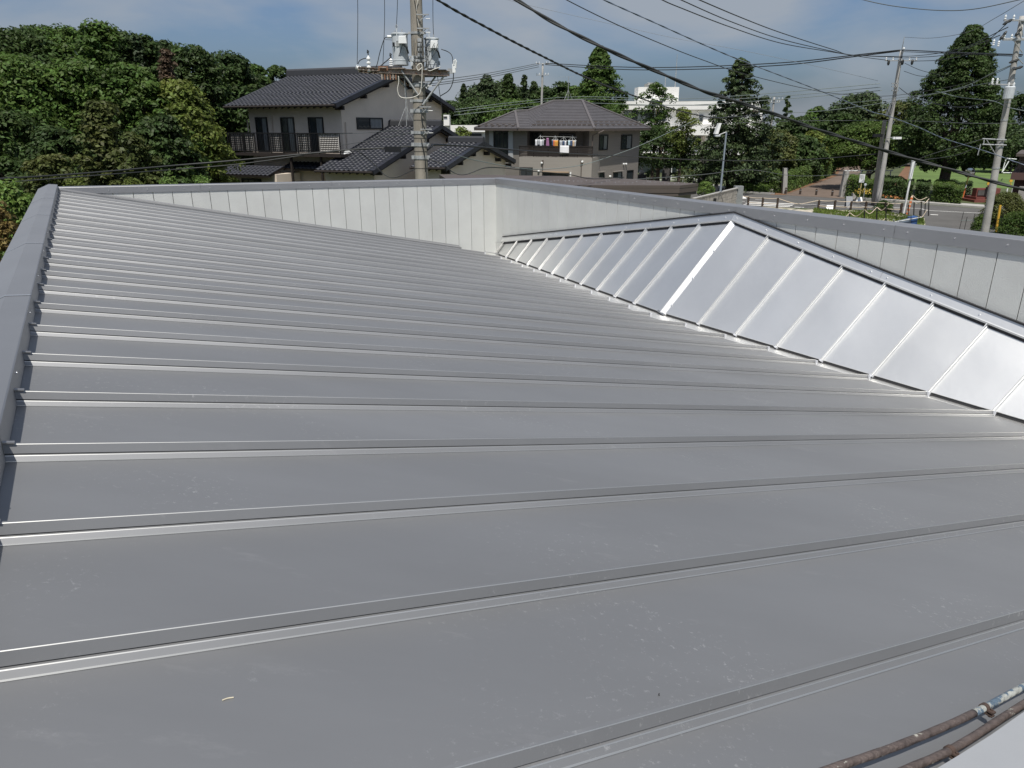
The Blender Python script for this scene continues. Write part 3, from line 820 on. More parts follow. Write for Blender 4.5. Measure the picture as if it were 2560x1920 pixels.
def cloth_panel(u0, u1, m, stripes, lattice):
    t0, t1 = tb(u0), tb(u1); h = zt_ - zb_ - 0.12; w = (t1 - t0) * L_b
    c = bp((t0 + t1) / 2, (zt_ + zb_) / 2 + 0.03, 0.05)
    scr = MB().box(c, w, 0.01, h, (dxy, B1, Z)).build('balcony_screen', m, h1)
    mb = MB()
    if stripes:
        for i in range(9):
            k = (i + 0.5) / 9 - 0.5
            mb.box(c + Z * (h * k) - B1 * 0.012, w * 0.96, 0.01, h / 9 * 0.42, (dxy, B1, Z))
        mb.build('screen_stripe', mat('dark_screen_stripe', (0.10, 0.085, 0.075), 0.9), scr)
    if lattice:
        mb = MB(); nx = max(3, int(w / 0.13)); nz = max(5, int(h / 0.115))
        for i in range(nx + 1): mb.box(c + dxy * (w * (i / nx - 0.5)) - B1 * 0.07, 0.026, 0.02, h, (dxy, B1, Z))
        for i in range(nz + 1): mb.box(c + Z * (h * (i / nz - 0.5)) - B1 * 0.082, w, 0.02, 0.026, (dxy, B1, Z))
        mb.build('lattice', M_frame, scr)
M_scr = mat('balcony_screen_cloth', (0.68, 0.64, 0.60), 0.9)
cloth_panel(577, 606, mat('mid_screen_cloth', (0.50, 0.47, 0.45), 0.9), False, True)
cloth_panel(612, 633, M_scr, False, True)
cloth_panel(677, 705, M_scr, False, True)
cloth_panel(745, 775, M_scr, False, True)
cloth_panel(797, 845, mat('white_screen_cloth', (0.80, 0.77, 0.72), 0.9), True, False)
for u in (728, 803):
    p = onplane(u, 400, P0 + B1 * 0.05, B1)
    MB().box(Vector((p.x, p.y, zb_ / 2 - 0.1)), 0.11, 0.11, zb_ - 0.1, (dxy, B1, Z)).build('balcony_support', M_darkwood, h1)
# gable wings in front of the big gable wall
def wing(uva, uvl, uvr, L_, back, wall_b, wall_a, singles):
    Pl = P0 - A1 * L_
    ap = onplane(*uva, Pl, A1); cl = onplane(*uvl, Pl, A1)
    half = (ap - cl).dot(B1)
    gable_roof(h1, cl, back, half * 2, ap.z, wall_b, wall_a, singles, 0.34, 0.0)
    return cl, ap, half
c2, ap2, hf2 = wing((1103, 315), (932, 430), None, 3.2, 3.75, 0.8, 0.5, False)
c3, ap3, hf3 = wing((1208, 357), (1114, 420), None, 6.2, 2.2, 0.6, 0.4, True)
# lean-to roof before the front wall, its tiles one by one
Pq = P0 - B1 * 1.7
e0 = onplane(672, 440, Pq, B1); zl = onplane(540, 427, Pq, B1)
e1 = Vector((zl.x, zl.y, e0.z)); Pu = P0 + B1 * 0.1
t0 = onplane(711, 417, Pu, B1); t1 = onplane(578, 406, Pu, B1); t1.z = t0.z
tiled_slope(h1, e1, e0, t1, t0, True)
mb = MB(); mb.prism([e1 + B1 * 0.6 - Z * e1.z, e0 + B1 * 0.6 - Z * e0.z, e0 + B1 * 2.6 - Z * e0.z, e1 + B1 * 2.6 - Z * e1.z], (0, 0, e0.z + 0.05))
mb.build('wall', M_wall1, h1)
wall_window(h1, (605, 655), (446, 462), e0 + B1 * 0.6, -B1, -A1, split=3, curtain=False)
# long ground floor roof edge between the wings
e2 = onplane(800, 424, P0 + B1 * 0.2, B1); e3 = onplane(705, 416, P0 + B1 * 0.2, B1); e3.z = e2.z
tiled_slope(h1, e3, e2 + (-A1) * 0.5, e3 + B1 * 0.85 + Z * 0.33, e2 + (-A1) * 0.5 + B1 * 0.85 + Z * 0.33, False)
# satellite dish on the gable
p = onplane(858, 388, WG, A1) - A1 * 0.35
mb = MB(); k = 14
for i in range(3):
    r0_, r1_ = 0.28 * i / 3, 0.28 * (i + 1) / 3
    fd = (-A1 * 0.7 + Z * 0.55 - B1 * 0.4).normalized(); sx = fd.orthogonal().normalized(); sy = fd.cross(sx)
    for j in range(k):
        a0, a1 = 2 * PI * j / k, 2 * PI * (j + 1) / k
        f_ = lambda r_, a_: p + (sx * math.cos(a_) + sy * math.sin(a_)) * r_ + fd * (r_ * r_ * 0.8)
        mb.quad(f_(r0_, a0), f_(r1_, a0), f_(r1_, a1), f_(r0_, a1))
mb.tube([p - fd * 0.05, p - fd * 0.2 + A1 * 0.25], 0.02); mb.tube([p + sx * 0.2, p + fd * 0.28], 0.01)
mb.build('satellite_dish', M_white, h1)
# television aerial on the ridge of the wing
p = at(1016, 300, c2.y + 2); 
mb = MB().cyl(Vector((p.x, p.y, ap2.z)), Vector((p.x, p.y, ap2.z + 2.3)), 0.02, n=6)
for dx, dy in ((0.5, 0), (-0.4, 0.3), (-0.4, -0.3)): mb.cyl((p.x + dx, p.y + dy, ap2.z), (p.x, p.y, ap2.z + 1.0), 0.008, n=4)
mb.build('aerial_mast', M_steel, h1)

# ------------------------------------------------------------------ low brown building beyond the parapet
lb = empty('low_brown_building', gnd(1600, 470, 0) * 0 + Vector((4.5, 29, 0)), 'low flat roofed building with dark brown roof and fascia just beyond the parapet', 'building')
zb2 = at(1600, 464, 27).z
c = [gnd(1098, 436, zb2), gnd(1400, 440, zb2), gnd(1580, 447.5, zb2), gnd(1746, 459, zb2), gnd(1700, 463.5, zb2), gnd(1440, 463, zb2), gnd(1150, 470, zb2)]
mb = MB().prism(c, (0, 0, -0.10)); mb.build('roof', M_brown, lb)
ce = sum(c, Vector()) / len(c)
for k_, (z0, h_, sc) in enumerate(((zb2 - 0.10, 0.17, 0.998), (zb2 - 0.28, 0.10, 0.990))):
    mb = MB().prism([Vector((ce.x + (p.x - ce.x) * sc, ce.y + (p.y - ce.y) * sc, z0)) for p in c], (0, 0, -h_)); mb.build('fascia', M_brown, lb)
mb = MB().prism([Vector((ce.x + (p.x - ce.x) * 0.95, ce.y + (p.y - ce.y) * 0.92, zb2 - 0.37)) for p in c], (0, 0, -(zb2 - 0.37)))
mb.build('wall', mat('khaki_wall', (0.30, 0.27, 0.20), 0.9, 0, 0.08, 2), lb)
mb = MB()
for i in range(34):
    u = 1330 + i * 11.5 + random.uniform(-4, 4); v = 452 + (u - 1330) * 0.016 + random.uniform(-2.5, 3.5)
    p = gnd(u, v, zb2 + 0.001); mb.cyl(p, p + Z * 0.02, 0.022, n=6)
mb.build('roof_screw', M_screw, lb)

# ------------------------------------------------------------------ hipped house with laundry
h2 = empty('hipped_house', at(1440, 400, 66) - Z * at(1440, 400, 66).z, 'two storey brown house with hipped slate roof and laundry on its balcony', 'house')
Ea, Eb, Vv, Ec, Ed, Ee = at(1185, 323, 66), at(1296, 320.5, 62.2), at(1325, 320.5, 61.6), at(1486, 321.3, 60), at(1627, 324, 68), at(1300, 321, 76)
ze = (Ea.z + Eb.z + Ec.z) / 3
for p in (Ea, Eb, Vv, Ec, Ed, Ee): p.z = ze
R1, R2, R3, R4 = at(1288, 278, 65.5), at(1320, 277, 66), at(1383, 253, 68), at(1456, 252, 66.5)
def slate_face(e0, e1, t1, t0, n, parent):
    ed_ = (e1 - e0) if (e1 - e0).length > 0.01 else (t1 - t0)
    nm = ed_.cross(((t0 + t1) / 2) - (e0 + e1) / 2).normalized()
    if nm.z < 0: nm = -nm
    mb = MB()
    for i in range(n):
        a, b = i / n, (i + 1) / n
        p0, p1 = e0.lerp(t0, a), e1.lerp(t1, a); q0, q1 = e0.lerp(t0, b), e1.lerp(t1, b)
        mb.quad(p0 + nm * 0.032, p1 + nm * 0.032, q1 + nm * 0.005, q0 + nm * 0.005)
        mb.quad(p0, p1, p1 + nm * 0.032, p0 + nm * 0.032)
    o = mb.build('slate_courses', M_slate, parent); o['kind'] = 'stuff'
    return nm
slate_face(Ea, Eb, R1, R1 + (Eb - Ea) * 0.001, 11, h2)
nf = slate_face(Eb, Vv, R2, R1, 11, h2)
nf = slate_face(Vv, Ec, R4, R3, 18, h2)
slate_face(Vv, Vv.copy(), R3, R2, 13, h2)
slate_face(Ec, Ed, R4 + (Ed - Ec) * 0.001, R4, 18, h2)
MB().add([Ed, Ee, R3, R4], [(0, 1, 2, 3)]).build('rear_slope', M_slate, h2)
MB().add([Ee, Ea, R1, R2, R3], [(0, 1, 2, 3, 4)]).build('rear_slope', M_slate, h2)
for a, b in ((Eb, R1), (Ec, R4), (R3, R4), (R1, R2), (Ea, R1), (Ed, R4), (R2, R3)):
    ridge_bar(h2, a + Z * 0.02, b + Z * 0.02, 0.22, 0.10, mat('ridge_metal', (0.11, 0.10, 0.10), 0.5))
# snow guards
mb = MB()
for a, b, t0_, t1_, n in ((Vv, Ec, R3, R4, 12), (Ec, Ed, R4, R4, 9), (Ea, Eb, R1, R1, 6)):
    for k_, fr in enumerate((0.10, 0.20)):
        for i in range(n):
            t = (i + 0.3 + 0.4 * k_) / n
            p = a.lerp(t0_, fr).lerp(b.lerp(t1_, fr), t)
            mb.box(p + Z * 0.09, 0.30, 0.05, 0.07)
mb.build('snow_guards', M_brown, h2)
MB().prism([Ea, Eb, Vv, Ec, Ed, Ee], (0, 0, -0.16)).build('eaves', M_brown, h2)
cen = (Ea + Ec + Ed + Ee) / 4
def inset(p, d): q = p + (cen - p).normalized() * d; return q
Wa, Wb, Wc, Wd, We = [inset(p, 0.95) for p in (Ea, Eb, Ec, Ed, Ee)]
Wb = Eb + Vector((0.1, 0.9, 0))
def g0(p, z=0.0): return Vector((p.x, p.y, z))
MB().prism([g0(Wa), g0(Wb), g0(Vv + Vector((-0.2, 0.9, 0))), g0(Vv + Vector((0.1, 2.6, 0))), g0(Wc + Vector((-0.3, 1.9, 0))), g0(Wc), g0(Wd), g0(We)], (0, 0, ze - 0.16)).build('wall', M_h2wall, h2)
# projecting ground floor under the balcony
al2 = (Ec - Eb).normalized(); n2 = Vector((al2.y, -al2.x, 0))
if n2.y > 0: n2 = -n2
Fp = at(1298, 392, 61.5); Fq = at(1480, 394, 59.8); zf = (Fp.z + Fq.z) / 2
MB().prism([g0(Fp), g0(Fq), g0(Fq - n2 * 2.6), g0(Fp - n2 * 2.6)], (0, 0, zf)).build('ground_floor_bay', mat('taupe_siding', (0.27, 0.25, 0.225), 0.85, 0, 0.04, 2, 0.3, 6, stretch=((0.2, 0.2, 7),)), h2)
alF = (g0(Fq) - g0(Fp)).normalized(); nF = Vector((alF.y, -alF.x, 0))
if nF.y > 0: nF = -nF
FF = Fp.copy()
zr_ = onplane(1400, 366, FF, nF).z
for i in range(7):
    z = zf + 0.06 + (zr_ - zf) * (i + 0.2) / 7
    MB().box((g0(Fp, z) + g0(Fq, z)) / 2 - nF * 0.04, (g0(Fq) - g0(Fp)).length, 0.03, 0.085, (alF, nF, Z)).build('balcony_slat', M_darkwood, h2)
for i in range(6):
    p = g0(Fp).lerp(g0(Fq), i / 5); MB().box(p + Z * (zf + zr_) / 2 - nF * 0.08, 0.06, 0.05, zr_ - zf + 0.05, (alF, nF, Z)).build('balcony_post', M_darkwood, h2)
MB().box((g0(Fp, zr_) + g0(Fq, zr_)) / 2 - nF * 0.04, (g0(Fq) - g0(Fp)).length + 0.1, 0.09, 0.05, (alF, nF, Z)).build('handrail', M_darkwood, h2)
# right-hand face windows
alR = (g0(Wd) - g0(Wc)).normalized(); nR = Vector((alR.y, -alR.x, 0))
if nR.dot(Vector((0, -1, 0))) < 0: nR = -nR
for us, vs in (((1498, 1518), (337, 375)), ((1553, 1578), (337, 373))):
    wall_window(h2, us, vs, Wc, nR, alR, frame_w=0.09, curtain=True)
wall_window(h2, (1481, 1509), (434, 456), Wc, nR, alR, curtain=False)
wall_window(h2, (1533, 1553), (430, 456), Wc, nR, alR, curtain=True)
wall_window(h2, (1567, 1581), (426, 460), Wc, nR, alR, split=1, curtain=False)
for us, vs in (((1479, 1510), (428, 432)), ((1532, 1555), (426, 430))):
    a = onplane(us[0], vs[0], Wc, nR); b = onplane(us[1], vs[1], Wc, nR)
    MB().box((a + b) / 2 + nR * 0.12, abs((b - a).dot(alR)), 0.24, 0.07, (alR, nR, Z)).build('window_hood', M_h2wall, h2)
wall_window(h2, (1299, 1332), (418, 442), FF, nF, alF, curtain=False)
wall_window(h2, (1357, 1421), (433, 452), FF, nF, alF, split=3, curtain=False)
a = onplane(1357, 429, FF, nF); b = onplane(1423, 431, FF, nF)
MB().box((a + b) / 2 + nF * 0.10, (b - a).length, 0.2, 0.10, (alF, nF, Z)).build('window_hood', mat('tan_hood', (0.34, 0.25, 0.17), 0.7), h2)
# tall stair window with pale pillars on the left wing
alL = (g0(Wb) - g0(Wa)).normalized(); nL = Vector((alL.y, -alL.x, 0))
if nL.y > 0: nL = -nL
for u0, u1 in ((1224, 1234.5), (1272, 1283)):
    a = onplane(u0, 326, Wa, nL); b = onplane(u1, 404, Wa, nL)
    MB().box((a + b) / 2 + nL * 0.03, abs((b - a).dot(alL)), 0.06, a.z - b.z, (alL, nL, Z)).build('pale_band', M_h2band, h2)
wall_window(h2, (1235.5, 1271), (328, 392), Wa, nL, alL, split=3, curtain=False)
# wall vents and lamps
for u, v, Pl, nn in ((1355, 407, FF, nF), (1456, 404, FF, nF), (1347, 428, FF, nF), (1558, 410, Wc, nR), (1564, 410, Wc, nR), (1524, 441, Wc, nR)):
    p = onplane(u, v, Pl, nn)
    MB().tube([p, p + nn * 0.12, p + nn * 0.14], [0.085, 0.085, 0.03], 10).build('wall_vent', M_white, h2)
a = onplane(1427, 430, FF, nF); MB().cyl(a + nF * 0.08, g0(a, a.z - 0.7) + nF * 0.08, 0.06, n=8).build('white_pipe', M_white, h2)
for u in (1357, 1454):
    a = onplane(u, 402, FF, nF); MB().box(a + nF * 0.05 - Z * 0.1, 0.13, 0.1, 0.30, (alF, nF, Z)).build('downpipe_head', M_brown, h2)
    MB().cyl(a + nF * 0.05, g0(a, 0.3) + nF * 0.05, 0.035, n=8).build('downpipe', M_brown, h2)
a = at(1483, 330, 60.2); MB().tube([a + Vector((0.9, 0.6, 0.1)), a + Vector((0, 0.25, -0.25)), g0(a, 0.3) + Vector((0, 0.25, 0))], 0.05, 8).build('downpipe', M_brown, h2)
# doors of the recess behind the balcony
for us, vs in (((1326, 1356), (331, 366)), ((1398, 1438), (333, 366))):
    a = Vv + Vector((0.1, 2.6, 0)); b = Wc + Vector((-0.3, 1.9, 0)); dd = g0(b - a).normalized(); nn = Vector((dd.y, -dd.x, 0))
    if nn.y > 0: nn = -nn
    wall_window(h2, us, vs, a, nn, dd, curtain=False)
# roof aerial
p = at(1420, 253, 68)
mb = MB().cyl(p, p + Z * 2.0, 0.022, n=6)
for dx, dy in ((0.5, 0), (-0.4, 0.3), (-0.4, -0.3)): mb.cyl(p + Vector((dx, dy, -0.1)), p + Z * 0.9, 0.012, n=4)
for i in range(7): mb.cyl(p + Vector((-0.9 + i * 0.22, 0.0, 1.95)), p + Vector((-0.9 + i * 0.22, 0.25, 1.98)), 0.008, n=4)
mb.cyl(p + Vector((-0.9, 0.1, 1.95)), p + Vector((0.5, 0.1, 1.97)), 0.010, n=4)
mb.build('roof_aerial', M_steel, h2)
# laundry: each airer hangs from the pole of the balcony
pole_a = onplane(1350, 341, FF - nF * 0.5, nF); pole_b = onplane(1442, 343, FF - nF * 0.5, nF)
lp = MB().cyl(pole_a, pole_b, 0.016, n=8).build('laundry_pole', M_steel); tag(lp, 'metal laundry pole above the brown balcony rail', 'pole')
def laundry(u, v, w, items, label):
    p = onplane(u, v, FF - nF * 0.5, nF)
    o = empty('laundry_airer', p, label, 'laundry', 'laundry hanging over the balcony')
    mb = MB(); mb.cyl(p + Z * 0.38, p, 0.012, n=6)
    for a_, b_ in (((-w, -0.2), (w, -0.2)), ((w, -0.2), (w, 0.2)), ((w, 0.2), (-w, 0.2)), ((-w, 0.2), (-w, -0.2))):
        mb.cyl(p + alF * a_[0] + nF * a_[1], p + alF * b_[0] + nF * b_[1], 0.018, n=6)
    for s_ in (-1, 1): mb.cyl(p + alF * w * s_, p + Z * 0.3, 0.008, n=4)
    mb.build('airer_frame', M_white, o)
    for (x, wd, h, col, nm) in items:
        mb = MB(); cols = 5; rows = 4; g_ = []
        for j in range(rows + 1):
            for i in range(cols + 1):
                g_.append(p + alF * (x + (i / cols - 0.5) * wd * (1 + 0.12 * j / rows)) + nF * (0.2 + 0.03 * math.sin(i * 2.1 + j * 0.7)) - Z * (0.02 + h * j / rows))
        mb.add(g_, [(j * (cols + 1) + i, j * (cols + 1) + i + 1, (j + 1) * (cols + 1) + i + 1, (j + 1) * (cols + 1) + i) for j in range(rows) for i in range(cols)])
        c_ = mb.build(nm, mat('cloth_%d_%d_%d' % tuple(int(q * 100) for q in col), col, 0.95), o, smooth=True)
        md = c_.modifiers.new('thickness', 'SOLIDIFY'); md.thickness = 0.02
WHT, ORG, PUR, NAV, GRY, TAN = (0.62, 0.63, 0.66), (0.55, 0.27, 0.05), (0.34, 0.16, 0.30), (0.05, 0.08, 0.16), (0.38, 0.40, 0.43), (0.50, 0.38, 0.26)
laundry(1351, 349, 0.36, [(-0.28, 0.16, 0.5, WHT, 'cloth'), (-0.08, 0.13, 0.42, GRY, 'cloth'), (0.10, 0.16, 0.52, WHT, 'cloth'), (0.27, 0.12, 0.48, GRY, 'cloth')], 'white airer with pale cloths, leftmost over the brown balcony')
laundry(1388, 350, 0.22, [(-0.16, 0.10, 0.46, NAV, 'cloth'), (-0.02, 0.16, 0.52, (0.55, 0.16, 0.07), 'shirt'), (0.14, 0.26, 0.62, ORG, 'shirt')], 'airer with orange and rust coloured clothes over the balcony')
laundry(1409, 352, 0.28, [(-0.16, 0.20, 0.42, GRY, 'cloth'), (0.05, 0.12, 0.36, NAV, 'cloth'), (0.2, 0.12, 0.40, WHT, 'cloth')], 'airer with grey and navy cloths behind the big white towel')
laundry(1431, 351, 0.30, [(-0.22, 0.16, 0.40, (0.42, 0.55, 0.62), 'cloth'), (-0.03, 0.14, 0.44, NAV, 'cloth'), (0.14, 0.14, 0.55, TAN, 'cloth'), (0.27, 0.1, 0.5, GRY, 'cloth')], 'airer with blue and tan cloths, rightmost over the balcony')
def hung(u0, v0, u1, v1, col, name, label, cat, off):
    a = onplane(u0, v0, FF + nF * off, nF); b = onplane(u1, v1, FF + nF * off, nF); mb = MB(); g_ = []
    c_, r_ = 8, 8
    for j in range(r_ + 1):
        for i in range(c_ + 1):
            t = i / c_; s_ = j / r_
            w_ = (0.5 + 0.5 * s_) if 'purple' in label else 1.0
            p = a.lerp(b, 0.5 + (t - 0.5) * w_); p.z = a.z + (b.z - a.z) * s_
            g_.append(p + nF * 0.03 * math.sin(t * 9 + s_ * 2))
    mb.add(g_, [(j * (c_ + 1) + i, j * (c_ + 1) + i + 1, (j + 1) * (c_ + 1) + i + 1, (j + 1) * (c_ + 1) + i) for j in range(r_) for i in range(c_)])
    if 'towel' in name:
        mb.use(None) if False else None
    o = mb.build(name, mat('hung_%s' % name, col, 0.95), smooth=True)
    md = o.modifiers.new('thickness', 'SOLIDIFY'); md.thickness = 0.02
    return tag(o, label, cat)
hung(1400, 364, 1422, 385, (0.80, 0.80, 0.82), 'bath_towel', 'large white towel hanging over the brown balcony slats', 'towel', 0.06)
hung(1365, 345, 1373, 366, PUR, 'purple_shirt', 'purple shirt hanging from the balcony laundry pole', 'shirt', -0.3)

# ------------------------------------------------------------------ school building
def prect(mb, u0, v0, u1, v1, Y, depth, zfloor=None):
    """box facing the road, its front at distance Y, covering those sight lines"""
    um = (u0 + u1) / 2; z1 = at(um, v0, Y).z; z0 = at(um, v1, Y).z if zfloor is None else zfloor
    vm = (v0 + v1) / 2; x0 = at(u0, vm, Y).x; x1 = at(u1, vm, Y).x
    return mb.box(Vector(((x0 + x1) / 2, Y + depth / 2, (z0 + z1) / 2)), x1 - x0, depth, z1 - z0)
YS = 100
sc = empty('school_building', (at(1750, 400, YS).x, YS, 0), 'large white three storey building with flat roof and rooftop tower behind the trees', 'building')
def part(name, m, parent, *rects):
    mb = MB()
    for r_ in rects: prect(mb, *r_)
    return mb.build(name, m, parent)
part('wall', M_whitewall, sc, (1540, 275, 1900, 318, YS + 1.0, 16, 0.0), (1745, 275, 1905, 335, YS + 0.6, 0.5))
part('roof_parapet', M_whitewall, sc, (1530, 253, 1905, 274, YS, 18))
part('roof_edge', mat('parapet_shadow_band', (0.30, 0.30, 0.29), 0.8), sc, (1530, 261.5, 1905, 262.3, YS - 0.04, 0.1))  # thin grey strip that paints a shadow line across the parapet
part('floor_band', M_whitewall, sc, (1530, 312, 1905, 338, YS - 0.6, 3))
part('floor_band', M_whitewall, sc, (1530, 381, 1905, 387, YS - 1.0, 3))
part('tower', M_whitewall, sc, (1595, 217.5, 1697, 252.9, YS + 1, 3))
tk = part('water_tank', mat('tank_panels', (0.45, 0.44, 0.40), 0.7), sc, (1620, 208, 1646, 217.4, YS + 5, 3))
mb = MB()
for i in range(6): prect(mb, 1620 + i * 5, 206, 1621 + i * 5, 217.4, YS + 4.8, 0.1)
for v in (206, 211.5): prect(mb, 1619, v, 1647, v + 0.8, YS + 4.75, 0.1)
mb.build('tank_rail', M_steel, tk)
wfr = mat('grey_window_band', (0.30, 0.31, 0.32), 0.6)
def swin(u0, v0, u1, v1, n, Yo, cur=True):
    mb = MB(); prect(mb, u0, v0, u1, v1, YS + Yo, 0.3)
    f = mb.build('window', wfr, sc); w = (u1 - u0) / n
    for i in range(n):
        m = M_glass if (i % 2 or not cur) else mat('school_glass', (0.16, 0.19, 0.185), 0.15, 0, 0.2, 1.5)
        o = part('pane', m, f, (u0 + w * i + 0.8, v0 + 1, u0 + w * (i + 1) - 0.8, v1 - 1, YS + Yo - 0.04, 0.05))
swin(1560, 275.5, 1665, 304, 6, 0.9)
swin(1748, 287, 1758, 304, 1, 0.5, False)
swin(1670, 340, 1752, 364, 4, 0.8)
swin(1770, 340, 1840, 364, 4, 0.8)
part('wall_panel', mat('pale_pink_panel', (0.50, 0.44, 0.40), 0.8), sc, (1753, 340, 1762, 364, YS + 0.8, 0.2))
swin(1672, 400, 1752, 426, 4, 0.8)
swin(1773, 404, 1806, 428, 2, 0.8)
swin(1683, 246, 1693, 252, 1, 2.9, False)
part('ground_floor', mat('sage_wall', (0.26, 0.28, 0.25), 0.85), sc, (1540, 388, 1905, 440, YS + 0.9, 10, 0.0))
part('rear_wing', M_whitewall, sc, (1905, 324, 1930, 338, YS + 6, 2, 0.0), (1925, 320, 1962, 340, YS + 8, 2, 0.0))
mb = MB(); p = at(1686, 240, YS + 3); mb.tube([g0(p, at(1686, 217, YS + 3).z - 3), g0(p, at(1686, 136, YS + 3).z)], [0.09, 0.03], 6)
p = at(1661, 240, YS + 3); mb.cyl(g0(p, at(1661, 217, YS + 3).z), g0(p, at(1661, 190, YS + 3).z), 0.04, n=5)
for i in range(4): mb.cyl(g0(p, at(1661, 198, YS + 3).z) + Vector((-1 + i * 0.5, 0, 0.05 * i)), g0(p, at(1661, 198, YS + 3).z) + Vector((-0.8 + i * 0.5, 0.5, 0.05 * i)), 0.02, n=4)
mb.build('roof_mast', M_steel, sc)

wg = empty('low_white_building', (at(1170, 330, 85).x, 86, 0), 'low white flat roofed building with a white chimney block behind the brown hipped house', 'building')
part('wall', M_whitewall, wg, (1108, 330, 1225, 336, 85.5, 8, 0.0))
part('roof_edge', M_whitewall, wg, (1100, 313, 1222, 330, 85, 9))
part('chimney', M_whitewall, wg, (1109, 287, 1123, 314, 84, 1.5))
part('chimney_cap', M_frame, wg, (1109, 291, 1118, 294, 83.9, 0.05))
f = part('window', M_frame, wg, (1172, 334, 1204, 349, 85.3, 0.1))
for i in range(3): part('pane', M_glass, f, (1174 + i * 10, 336, 1182 + i * 10, 347, 85.24, 0.04))

# brown house at the right edge
hb = empty('brown_balcony_house', (at(2600, 400, 44).x, 46, 0), 'dark brown house with railed balcony cut by the right edge of the view', 'house')
hd1 = Vector((0.575, 0.818, 0)); hd2 = Vector((0.818, -0.575, 0))
def hbox(name, m, u, v0, v1, Y, l1, l2, zf=None, par=None):
    a = at(u, v0, Y); z1 = a.z; z0 = at(u, v1, Y).z if zf is None else zf; a.z = z0
    return MB().prism([a, a + hd2 * l2, a + hd2 * l2 + hd1 * l1, a + hd1 * l1], (0, 0, z1 - z0)).build(name, m, par or hb)
M_dbw = mat('dark_brown_wall', (0.085, 0.045, 0.04), 0.8)
hbox('wall', M_dbw, 2537, 449, 560, 45, 7, 8, 0.0)
hbox('balcony_floor', M_dbw, 2529, 432, 449, 43.5, 7, 8)
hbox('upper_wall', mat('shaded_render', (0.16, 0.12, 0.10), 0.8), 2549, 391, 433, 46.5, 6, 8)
hbox('roof', M_brown, 2541, 384, 391, 43.5, 8, 8)
hbox('wall_cladding', mat('grey_lap_siding', (0.30, 0.28, 0.26), 0.8, 0, 0.05, 1, 0.5, 6, stretch=((0.2, 0.2, 8),)), 2549, 466, 516, 43.2, 0.5, 8)
a = at(2530, 404, 43.6)
mb = MB().box(a + hd2 * 3, 6, 0.05, 0.06, (hd2, hd1, Z))
for i in range(30): mb.box(a + hd2 * (0.05 + i * 0.2) - Z * 0.32, 0.025, 0.025, 0.62, (hd2, hd1, Z))
mb.build('balcony_rail', M_frame, hb)

# ------------------------------------------------------------------ utility poles and their equipment
def utility_pole(base_px, top_px, Y, r0, r1, label, m=M_conc, ztop=None, below=True):
    a = at(*base_px, Y); b = at(*top_px, Y)
    d = (b - a) / (b.z - a.z)
    base = a - d * a.z; top = a + d * ((ztop if ztop else b.z) - a.z)
    o = empty('utility_pole', base, label, 'utility pole', 'utility poles')
    n = 12
    pts = [base.lerp(top, i / n) for i in range(n + 1)]
    MB().tube(pts, [r0 + (r1 - r0) * i / n for i in range(n + 1)], 20).build('shaft', m, o, smooth=True)
    return o, base, top, d
def insul(p, r=0.055, h=0.22, ax=Z, n=3):
    """stacked porcelain insulator: returns lathe points/radii"""
    pts = []; rr = []
    for i in range(n):
        z = h * i / n
        for dz, k in ((0, 0.55), (0.01, 1.0), (h / n * 0.45, 0.92), (h / n * 0.55, 0.55)):
            pts.append(p + ax * (z + dz)); rr.append(r * k)
    pts.append(p + ax * h); rr.append(r * 0.3)
    return pts, rr
def add_insul(parent, p, r=0.055, h=0.22, ax=Z, n=3, m=M_white, name='insulator'):
    a, b = insul(p, r, h, ax, n); return MB().tube(a, b, 10).build(name, m, parent)
YP = 20.0
pole1, pb, pt, pd = utility_pole((1054, 440), (1040, 0), YP, 0.205, 0.125, 'thick weathered concrete pole carrying two transformers in front of the tiled house', ztop=12.8)
def pax(z): return pb + pd * z     # point on the pole axis at height z
def prad(z): return 0.205 + (0.125 - 0.205) * z / 12.8
def P1(u, v, dy=0.0): return at(u, v, YP + dy)
# steel bands with bolts
for v, h in ((252, 0.06), (277, 0.09), (331, 0.07), (361, 0.09), (393, 0.09), (213, 0.08), (152, 0.06), (83, 0.05), (143, 0.05)):
    z = P1(1048, v).z; c = pax(z); r = prad(z)
    bd = MB().cyl(c - pd * h / 2, c + pd * h / 2, r + 0.014, n=20).build('band', M_steel, pole1)
    MB().box(c + Vector((-r - 0.03, -0.05, 0)), 0.07, 0.05, h, None).build('lug', M_steel, bd)
    MB().box(c + Vector((r + 0.03, -0.05, 0)), 0.07, 0.05, h).cyl(c + Vector((r + 0.05, -0.14, 0)), c + Vector((r + 0.05, 0.1, 0)), 0.014, n=6).build('bolt', M_steel, bd)
for v in (205, 240, 300, 345, 378, 420): z = P1(1048, v).z; MB().cyl(pax(z) - pd * 0.006, pax(z) + pd * 0.006, prad(z) + 0.006, n=20).build('strap', mat('dark_joint_line', (0.08, 0.07, 0.06), 0.9), pole1)
# steps / brackets on the right side
for v in (45, 79, 212, 273, 328):
    z = P1(1048, v).z; c = pax(z) + Vector((prad(z) * 0.3, -prad(z), 0))
    mb = MB().box(c + Vector((0.13, -0.05, 0.05)), 0.30, 0.04, 0.025).cyl(c + Vector((0.05, -0.04, -0.09)), c + Vector((0.20, -0.04, 0.04)), 0.009, n=6).cyl(c + Vector((0.2, -0.05, -0.04)), c + Vector((0.31, -0.05, -0.04)), 0.008, n=5)
    mb.build('bracket', M_steel, pole1)
